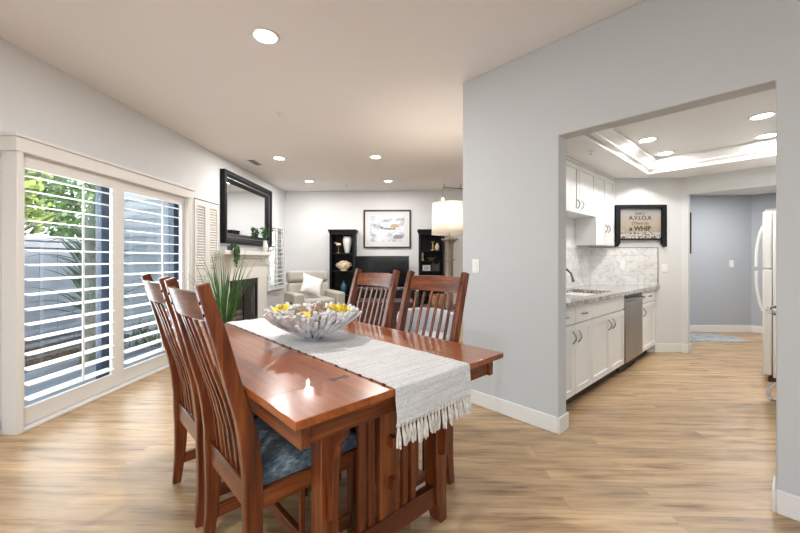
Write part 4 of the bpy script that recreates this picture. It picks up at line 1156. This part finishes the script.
MB().b(0.004, 0.012, Y0 + 0.16, Y1 - 0.16, Z0 + 0.16, Z1 - 0.16).build('mirror_glass', M['mirror'], mr)

tp = thing('trailing_plant', 'green trailing plant spilling over left end of the mantel', 'plant', RA, (XL + 0.12, 5.36, 1.36))
MB().lathe([(0.035, 0), (0.05, 0.07), (0.045, 0.07), (0.0, 0.05)], 14).build('pot', M['pot'], tp, smooth=True)
m = MB(); rnd = random.Random(11)
for k in range(46):
    a = rnd.uniform(-1, 1); p = Vector((0, 0, 0.07)); Ls = rnd.uniform(0.05, 0.30)
    ex, ey = rnd.uniform(0.085, 0.11), 0.07*a
    strand = [(0, 0, 0.07), (ex*0.6, ey*0.6, 0.11), (ex, ey, 0.05)] + [(ex + 0.006, ey, 0.05 - Ls*q/4) for q in range(1, 5)]
    m.tube(strand, 0.002, 4)
    for s0, s1 in zip(strand[:-1], strand[1:]):
        for q in range(3):
            t = rnd.random(); c = Vector(s0)*(1 - t) + Vector(s1)*t
            n_ = Vector((rnd.gauss(1, .5), rnd.gauss(0, .6), rnd.gauss(0, .6))).normalized(); a_ = n_.orthogonal().normalized()*0.016; b_ = n_.cross(a_)
            m.bm.faces.new([m.bm.verts.new(v) for v in (c - a_, c - b_*0.7, c + a_, c + b_*0.7)])
m.build('leaves', M['ivy'], tp)
va = thing('mantel_vase', 'white vase with leafy green sprigs at right end of the mantel', 'vase', RA, (XL + 0.11, 6.70, 1.36))
MB().lathe([(0.03, 0), (0.05, 0.05), (0.055, 0.11), (0.04, 0.17), (0.032, 0.20), (0.038, 0.22), (0.03, 0.22), (0.02, 0.17), (0, 0.16)], 20).build('vase_body', M['ceramic'], va, smooth=True)
m = MB(); rnd = random.Random(12)
for k in range(16):
    a = rnd.uniform(0, 2*pi); hh = rnd.uniform(0.10, 0.26); sp_ = rnd.uniform(0.03, 0.17)
    e = Vector((cos(a)*sp_*0.5, sin(a)*sp_, 0.22 + hh)); b0 = Vector((0, 0, 0.19))
    m.tube([b0, b0*0.5 + e*0.5 + Vector((0, 0, 0.03)), e], 0.0022, 4)
    for q in range(9):
        t = 0.35 + 0.65*rnd.random(); c = b0*(1 - t) + e*t + Vector((rnd.gauss(0, .014), rnd.gauss(0, .014), rnd.gauss(0, .014)))
        n_ = Vector((rnd.gauss(0, 1), rnd.gauss(0, 1), rnd.gauss(0, 1))).normalized(); a_ = n_.orthogonal().normalized()*0.026; b_ = n_.cross(a_)*0.6
        m.bm.faces.new([m.bm.verts.new(v) for v in (c - a_, c - b_, c + a_, c + b_)])
m.build('sprigs', M['ivy'], va)

# tall grass plant in front of the fireplace
gp = thing('potted_grass', 'tall spiky grass plant in pot behind the dining table', 'plant', RA, (-2.33, 4.42, 0))
MB().lathe([(0.13, 0), (0.17, 0.12), (0.18, 0.30), (0.165, 0.33), (0.15, 0.31), (0.0, 0.29)], 24).build('pot', M['pot'], gp, smooth=True)
m = MB(); rnd = random.Random(21)
for k in range(85):
    a = rnd.uniform(0, 2*pi)
    m.blade((0.07*cos(a)*rnd.random(), 0.07*sin(a)*rnd.random(), 0.29), a, rnd.uniform(0.03, 0.33), rnd.uniform(0.65, 1.18), rnd.uniform(0.012, 0.024), rnd.uniform(0.0, 0.7), 7)
m.build('blades', M['green'], gp, smooth=True)

# ------------------------------------------------------------------ living room
rc = thing('recliner', 'cream leather recliner armchair in the far left corner', 'armchair', RA, (-1.90, 6.97, 0), radians(33))
# local: -y is the front, x to the sitter's left (viewer's right)
for s in (-1, 1):
    m = MB(); m.b(s*0.49, s*0.31, -0.46, 0.34, 0.06, 0.60); m.build('arm', M['leather'], rc, bevel=0.04, seg=3)
MB().b(-0.31, 0.31, -0.38, 0.36, 0.06, 0.34).build('base', M['leather'], rc, bevel=0.02)
MB().b(-0.30, 0.30, -0.46, 0.26, 0.34, 0.49).build('seat_cushion', M['leather'], rc, bevel=0.05, seg=3)
MB().b(-0.30, 0.30, -0.49, -0.40, 0.08, 0.36).build('footrest', M['leather'], rc, bevel=0.03, seg=3)
m = MB(); R_ = Matrix.Rotation(radians(-12), 4, 'X'); T_ = Matrix.Translation((0, 0.26, 0.40))
m.b(-0.42, 0.42, -0.08, 0.12, 0.0, 0.36, T_ @ R_); m.build('backrest', M['leather'], rc, bevel=0.05, seg=3)
m = MB(); m.b(-0.42, 0.42, -0.10, 0.11, 0.37, 0.60, T_ @ R_); m.build('headrest', M['leather'], rc, bevel=0.06, seg=3)
MB().b(-0.50, -0.488, -0.30, -0.22, 0.40, 0.44).build('control', M['blackmetal'], rc, bevel=0.004)
m = MB(); pm = Matrix.Translation(rotv((-1.90, 6.97, 0), RA)) @ Matrix.Rotation(RA + radians(33), 4, 'Z') @ Matrix.Translation((-0.05, -0.09, 0.73)) @ Matrix.Rotation(radians(20), 4, 'Y') @ Matrix.Rotation(radians(62), 4, 'X')
m.pillow(0.42, 0.40, 0.15, 10, pm)
o = m.build('throw_pillow', M['pillow'], smooth=True, angle=80); o['label'] = 'white square throw pillow propped on the cream recliner'; o['category'] = 'pillow'

def bookcase(label, x0, shelves):
    w = 0.612
    t = thing('bookcase', label, 'bookcase', RA, (x0, 7.75, 0), 0, 'black bookcases either side of the television')
    m = MB(); m.b(0.03, 0.075, 0, 0.32, 0.06, 1.80); m.b(w - 0.075, w - 0.03, 0, 0.32, 0.06, 1.80); m.b(0.075, w - 0.075, 0.30, 0.32, 0.06, 1.80); m.b(0.03, w - 0.03, 0, 0.32, 1.76, 1.80)
    m.build('case', M['black'], t, bevel=0.003)
    m = MB(); m.b(0.015, w - 0.015, -0.015, 0.33, 1.80, 1.835); m.b(0.0, w, -0.03, 0.335, 1.835, 1.872); m.build('crown', M['black'], t, bevel=0.006)
    MB().b(0.02, w - 0.02, -0.008, 0.32, 0, 0.08).build('plinth', M['black'], t, bevel=0.003)
    for z in shelves: MB().b(0.075, w - 0.075, 0.01, 0.30, z - 0.022, z).build('shelf', M['black'], t)
bookcase('black bookcase left of the television, holding white vase and teal jar', -1.785, (1.36, 0.97, 0.43, 0.10))
bookcase('black bookcase behind the lamp, right of the television', 0.162, (1.42, 1.19, 0.97, 0.43, 0.10))
o = MB().lathe([(0.05, 0), (0.075, 0.10), (0.10, 0.24), (0.105, 0.31), (0.085, 0.345), (0.095, 0.36), (0.08, 0.36), (0.07, 0.33), (0, 0.30)], 24).build('white_vase', M['ceramic'], smooth=True)
solo(o, 'tall white vase on top shelf of left bookcase', 'vase', RA, (-1.385, 7.90, 1.3615))
bd = thing('bird_figurine', 'small gold and white bird figurine beside the tall white vase', 'figurine', RA, (-1.58, 7.88, 1.3615))
m = MB(); m.ball((0, 0, 0.19), 0.045, 12, 8, (1.3, 0.8, 0.75)); m.ball((-0.06, 0, 0.225), 0.020, 8, 6); m.tube([(-0.075, 0, 0.225), (-0.115, 0, 0.215)], [0.007, 0.002], 6); m.build('body', M['coral'], bd, smooth=True)
m = MB(); m.tube([(0, 0, 0.01), (0, 0, 0.17)], 0.006, 6); m.cyl(0, 0, 0, 0.014, 0.04, 14); m.build('stand', M['gold'], bd, smooth=True)
m = MB(); rnd = random.Random(4)
m.ball((0, 0, 0.10), 0.11, 14, 8, (1.35, 0.9, 0.8))
for k in range(60):
    a = rnd.uniform(0, 2*pi); e = rnd.uniform(0, 1.3)
    d = Vector((1.35*cos(a)*cos(e), 0.9*sin(a)*cos(e), 0.85*sin(e)))*0.115
    m.ball((d.x, d.y, d.z + 0.10), rnd.uniform(0.02, 0.035), 7, 5)
m.cyl(0, 0, 0, 0.03, 0.08, 16)
o = m.build('coral_ornament', M['coral'], smooth=True); solo(o, 'knobbly cream coral ornament on middle shelf of left bookcase', 'ornament', RA, (-1.465, 7.89, 0.9715))
tj = thing('teal_jar', 'teal glazed lidded jar on lower shelf of left bookcase', 'jar', RA, (-1.47, 7.90, 0.4315))
MB().lathe([(0.045, 0), (0.05, 0.03), (0.072, 0.13), (0.075, 0.19), (0.05, 0.24), (0.036, 0.255)], 20).build('jar_body', M['teal'], tj, smooth=True)
MB().lathe([(0.044, 0.255), (0.042, 0.27), (0.015, 0.30), (0.018, 0.325), (0.0, 0.335)], 20).build('lid', M['teal'], tj, smooth=True)
# right bookcase contents
def small(name, label, cat, prof, mat, pos, seg=16):
    o = MB().lathe(prof, seg).build(name, mat, smooth=True); return solo(o, label, cat, RA, pos)
small('gold_candlestick', 'gold candlestick on upper shelf of right bookcase', 'candlestick', [(0.05, 0), (0.045, 0.015), (0.015, 0.03), (0.022, 0.09), (0.012, 0.15), (0.03, 0.17), (0.03, 0.19), (0, 0.19)], M['gold'], (0.50, 7.86, 1.4215))
small('cream_vase', 'small cream bud vase on upper shelf of right bookcase', 'vase', [(0.035, 0), (0.055, 0.05), (0.045, 0.10), (0.02, 0.14), (0.028, 0.16), (0, 0.15)], M['coral'], (0.60, 7.88, 1.4215))
small('cream_figurine', 'slim cream figurine at left of middle shelf of right bookcase', 'figurine', [(0.03, 0), (0.028, 0.04), (0.018, 0.10), (0.025, 0.13), (0.02, 0.17), (0.0, 0.19)], M['coral'], (0.275, 7.86, 1.1915))
small('gold_dish', 'shallow gold dish on middle shelf of right bookcase', 'dish', [(0.03, 0), (0.035, 0.01), (0.09, 0.05), (0.11, 0.07), (0.10, 0.07), (0.03, 0.02), (0, 0.02)], M['gold'], (0.47, 7.88, 1.1915), 20)
pf = thing('photo_frame', 'small white photo frame on third shelf of right bookcase', 'photo frame', RA, (0.36, 7.85, 0.9715))
MB().b(-0.085, 0.085, -0.01, 0.01, 0, 0.125).build('frame', M['ceramic'], pf, bevel=0.003)
MB().b(-0.05, 0.05, -0.013, -0.009, 0.03, 0.095).build('photo', M['photo'], pf)
book_cols = [(0.03, 0.05, 0.10), (0.12, 0.05, 0.04), (0.05, 0.05, 0.12), (0.10, 0.10, 0.10), (0.16, 0.12, 0.05), (0.06, 0.03, 0.08)]
names_ = ['navy', 'maroon', 'indigo', 'charcoal', 'tan', 'plum']
x = 0.465
for k, c in enumerate(book_cols):
    w_ = 0.026 + 0.004*(k % 3); h_ = 0.15 + 0.012*((k*7) % 4)
    bk = thing('book', names_[k] + ' spined book standing on third shelf of right bookcase', 'book', RA, (x, 7.88, 0.9715), 0, 'books on the third shelf')
    MB().b(0, w_, 0, 0.12, 0, h_).build('cover', plain('book_cover_' + names_[k], c, 0.6), bk, bevel=0.002)
    MB().b(0.003, w_ - 0.003, 0.004, 0.118, h_ - 0.004, h_ + 0.0005).build('pages', M['paper'], bk)
    x += w_ + 0.003

cn = thing('tv_console', 'low black television console below the screen', 'console', RA, (-0.60, 7.66, 0))
MB().b(-0.56, 0.70, -0.20, 0.28, 0.0, 0.55).build('body', M['black'], cn, bevel=0.004)
MB().b(-0.58, 0.72, -0.22, 0.30, 0.55, 0.58).build('top', M['black'], cn, bevel=0.004)
for a, b in ((-0.55, -0.14), (-0.13, 0.27), (0.28, 0.69)):
    d = MB().b(a, b, -0.212, -0.20, 0.08, 0.54).build('door', M['black'], cn, bevel=0.003)
    m = MB(); m.ball(((a + b)/2, -0.222, 0.32), 0.012, 8, 6); m.build('knob', M['nickel'], d, smooth=True)
tv = thing('television', 'wide flat black television on the console, at the far wall', 'television', RA, (-0.61, 7.68, 0.58))
MB().b(-0.59, 0.59, 0, 0.04, 0.045, 0.715).build('case', M['blackmetal'], tv, bevel=0.004)
MB().b(-0.578, 0.578, -0.002, 0.001, 0.058, 0.703).build('screen', M['screen'], tv)
MB().b(-0.40, 0.40, -0.10, 0.12, 0.0, 0.012).b(-0.04, 0.04, 0.0, 0.03, 0.012, 0.06).build('stand', M['steel'], tv, bevel=0.003)

pic = thing('framed_picture', 'large framed coastal watercolour on far wall above the television', 'picture', RA, (-0.515, YF - 0.004, 1.908))
pw, ph = 0.535, 0.432
m = MB(); f_ = 0.035
m.b(-pw, pw, -0.03, 0, ph - f_, ph); m.b(-pw, pw, -0.03, 0, -ph, -ph + f_); m.b(-pw, -pw + f_, -0.03, 0, -ph + f_, ph - f_); m.b(pw - f_, pw, -0.03, 0, -ph + f_, ph - f_)
m.build('frame', plain('dark_plum_frame', (0.035, 0.022, 0.028), 0.4), pic, bevel=0.003)
MB().b(-pw + f_, pw - f_, -0.012, -0.002, -ph + f_, ph - f_).build('mat_board', plain('mat_board', (0.70, 0.69, 0.69), 0.8), pic)
MB().b(-0.385, 0.385, -0.016, -0.011, -0.285, 0.285).build('print', M['art'], pic)

# floor lamp
LX, LY = 0.470, 4.215
fl_ = thing('floor_lamp', 'lit floor lamp with white drum shade and brown wooden column', 'lamp', RA, (LX - 0.005, LY, 0))
MB().lathe([(0.15, 0), (0.15, 0.02), (0.06, 0.05), (0.05, 0.07)], 28).build('base', M['taupe'], fl_, smooth=True)
MB().lathe([(0.050, 0.06), (0.042, 0.30), (0.042, 1.28), (0.045, 1.38), (0.055, 1.42), (0.075, 1.445), (0.10, 1.455), (0.10, 1.468), (0.02, 1.475)], 20).build('column', M['taupe'], fl_, smooth=True)
MB().lathe([(0.043, 1.215), (0.066, 1.217), (0.066, 1.226), (0.043, 1.228)], 20).build('ring', M['taupe'], fl_, smooth=True)
MB().lathe([(0.008, 1.47), (0.008, 1.60), (0.016, 1.60), (0.016, 1.63), (0.0, 1.63)], 10).build('socket', M['nickel'], fl_, smooth=True)
m = MB(); rings = []
for r, z in ((0.212, 1.515), (0.200, 1.885)): rings.append([Vector((r*cos(2*pi*i/48), r*sin(2*pi*i/48), z)) for i in range(48)])
m.quadify(rings, caps=False)
sh_ = m.build('lamp_shade', M['shade'], fl_, smooth=True)
sol = sh_.modifiers.new('solid', 'SOLIDIFY'); sol.thickness = 0.002
m = MB(); m.ball((0, 0, 1.68), 0.032, 12, 8, (1, 1, 1.3)); m.build('bulb', M['bulb'], fl_, smooth=True)
lp = rotv((LX - 0.005, LY, 0), RA)
b1 = lamp('floor_lamp_light', 'POINT', (lp.x, lp.y, 1.74), 12, (1, 0.87, 0.72), 0.06)

# white tub chair, basket on its table and the brown chest
ac = thing('tub_chair', 'white upholstered tub chair seen through slats of right dining chair', 'armchair', RA, (0.17, 3.80, 0), radians(10))
m = MB(); rings = []
for i in range(17):
    a = radians(-25 + 230*i/16)
    c, s_ = cos(a), sin(a); ro, ri = 0.30, 0.22
    hb = 0.655 + 0.02*sin(max(0, min(pi, a)))
    rings.append([(ri*c, ri*s_, 0.12), (ro*c, ro*s_, 0.12), (ro*c*1.04, ro*s_*1.04, hb - 0.04), (ro*c, ro*s_, hb), (ri*c*1.05, ri*s_*1.05, hb), (ri*c, ri*s_, hb - 0.05)])
m.quadify(rings); m.build('back', M['armchair'], ac, smooth=True, angle=60)
MB().lathe([(0.20, 0.12), (0.26, 0.15), (0.265, 0.38), (0.24, 0.43), (0.0, 0.45)], 24).build('seat', M['armchair'], ac, smooth=True)
for a in (45, 135, 225, 315): MB().cyl(0.17*cos(radians(a)), 0.17*sin(radians(a)), 0, 0.13, 0.014, 10).build('leg', M['walnut'], ac)
stb = thing('side_table', 'small round dark side table beyond the white tub chair', 'table', RA, (0.44, 5.05, 0))
MB().lathe([(0.0, 0.55), (0.25, 0.55), (0.26, 0.56), (0.26, 0.575), (0.0, 0.575)], 28).build('table_top', M['walnut'], stb, smooth=True)
MB().lathe([(0.16, 0), (0.15, 0.02), (0.03, 0.05), (0.025, 0.55)], 20).build('pedestal', M['walnut'], stb, smooth=True)
wb = thing('wicker_basket', 'brown wicker basket on the small round side table', 'basket', RA, (0.44, 5.05, 0.575))
MB().lathe([(0.12, 0), (0.15, 0.08), (0.16, 0.15), (0.15, 0.15), (0.11, 0.02), (0, 0.02)], 24).build('basket_body', M['wicker'], wb, smooth=True)
m = MB(); m.tube([(0.155*cos(radians(a)), 0, 0.14 + 0.10*sin(radians(a))) for a in range(0, 181, 15)], 0.008, 6, up=(0, 1, 0)); m.build('handle', M['wicker'], wb, smooth=True)
ch = thing('wooden_chest', 'brown wooden chest with small drawers between far dining chair and recliner', 'chest', RA, (-0.38, 5.65, 0))
MB().b(-0.42, 0.40, -0.24, 0.24, 0.0, 0.55).build('body', M['walnut'], ch, bevel=0.004)
MB().b(-0.44, 0.42, -0.26, 0.26, 0.55, 0.58).build('top', M['walnut'], ch, bevel=0.004)
for r_ in range(3):
    for c_ in range(3):
        a = -0.41 + 0.27*c_
        d = MB().b(a, a + 0.255, -0.252, -0.24, 0.07 + 0.158*r_, 0.215 + 0.158*r_).build('drawer', M['walnut'], ch, bevel=0.003)
        m = MB(); m.ball((a + 0.128, -0.262, 0.145 + 0.158*r_), 0.014, 8, 6); m.build('knob', M['nickel'], d, smooth=True)

# ------------------------------------------------------------------ ceiling fittings
def down(name, label, frame, pos, r, watts, group, col=(1.0, 0.97, 0.94)):
    t = thing(name, label, 'ceiling light', frame, pos, 0, group)
    MB().lathe([(r, 0.0), (r + 0.018, 0.0), (r + 0.020, -0.004), (r + 0.016, -0.009), (r, -0.006), (r, 0.0)], 32, caps=False).build('trim_ring', M['white'], t, smooth=True)
    MB().cyl(0, 0, -0.004, -0.001, r, 32).build('lens', M['can'], t)
    p = rotv(pos, frame)
    lamp('downlight_beam', 'AREA', (p.x, p.y, pos[2] - 0.012), watts, col, r*1.9)
    return t
MC = 'recessed lights in the main ceiling'
down('recessed_light', 'large recessed light in main ceiling, nearest the viewer', RA, (-1.0, 2.45, CZ), 0.075, 20, MC)
down('recessed_light', 'recessed light in main ceiling in front of the air vent, near the mirror', RA, (-2.00, 5.42, CZ), 0.075, 18, MC)
down('recessed_light', 'recessed light in main ceiling, right one of the middle pair', RA, (-0.52, 5.40, CZ), 0.075, 18, MC)
down('recessed_light', 'recessed light by the far wall, above the recliner', RA, (-2.00, 7.05, CZ), 0.075, 16, MC)
down('recessed_light', 'recessed light by the far wall, above the watercolour', RA, (-0.43, 7.07, CZ), 0.075, 16, MC)
down('recessed_light', 'added unseen recessed light in the dining ceiling behind the viewer', RA, (-1.0, -0.4, CZ), 0.075, 22, MC)  # extra light added out of view to brighten the near ceiling
KC = 'recessed lights in the kitchen tray ceiling'
down('recessed_light', 'kitchen tray ceiling light, front one on the left', RK, (4.30, 0.99, TZ), 0.07, 6.8, KC)
down('recessed_light', 'kitchen tray ceiling light, rear one on the left nearest the tray corner', RK, (5.00, 0.98, TZ), 0.07, 6.8, KC)
down('recessed_light', 'kitchen tray ceiling light, front one on the right', RK, (4.30, 0.17, TZ), 0.07, 6.8, KC)
down('recessed_light', 'kitchen tray ceiling light, rear one on the right', RK, (5.02, 0.17, TZ), 0.07, 6.8, KC)
down('recessed_light', 'added unseen hallway ceiling light above the doorway', RK, (7.1, 0.3, KZ), 0.07, 22, 'added hallway light')  # unseen lamp added to brighten the hallway

def sprinkler(label, frame, pos):
    t = thing('sprinkler_head', label, 'sprinkler', frame, pos, 0, 'ceiling sprinkler heads')
    MB().lathe([(0.034, 0), (0.032, -0.006), (0.012, -0.01)], 20).build('plate', M['white'], t, smooth=True)
    MB().lathe([(0.010, -0.008), (0.010, -0.03), (0.022, -0.034), (0.022, -0.037), (0, -0.037)], 14).build('nozzle', M['white'], t, smooth=True)
sprinkler('small sprinkler head on main ceiling between the large light and the middle pair', RA, (-1.37, 3.72, CZ))
sprinkler('small sprinkler head on main ceiling just in front of the far wall', RA, (-1.33, 7.45, CZ))
sprinkler('small sprinkler head on kitchen ceiling above the short wall cabinet', RK, (3.78, 1.34, KZ))
o = MB().lathe([(0.05, 0), (0.05, -0.004), (0.0, -0.006)], 24).build('ceiling_disc', M['ceiling'], smooth=True)
solo(o, 'flat painted ceiling cover plate behind the large recessed light', 'cover plate', RA, (-1.36, 2.93, CZ))
av = thing('air_vent', 'white ceiling air vent with dark slots near the mirror', 'vent', RA, (-2.47, 5.64, CZ))
MB().b(-0.07, 0.07, -0.17, 0.17, -0.008, 0).build('frame', M['white'], av, bevel=0.002)
m = MB()
for k in range(7): m.b(-0.05, 0.05, -0.145 + 0.042*k, -0.120 + 0.042*k, -0.010, -0.007)
m.build('slots', M['blackmetal'], av)
tl = thing('track_light', 'nickel ceiling track with small lit spot near the far wall', 'track light', RA, (0.70, 7.35, CZ))
for x in (0.0, 0.33, 0.9): MB().cyl(x, 0, -0.10, 0, 0.008, 8).build('standoff', M['nickel'], tl)
m = MB(); m.tube([(-0.02, 0, -0.08), (0.33, 0, -0.105), (0.65, 0, -0.11), (1.1, 0, -0.10)], 0.009, 8); m.build('rail', M['nickel'], tl, smooth=True)
MB().cyl(-0.03, 0, -0.30, -0.09, 0.004, 8).build('stem', M['nickel'], tl)
m = MB(); m.ball((-0.03, 0, -0.325), 0.026, 12, 8); m.build('bulb', M['bulb'], tl, smooth=True)
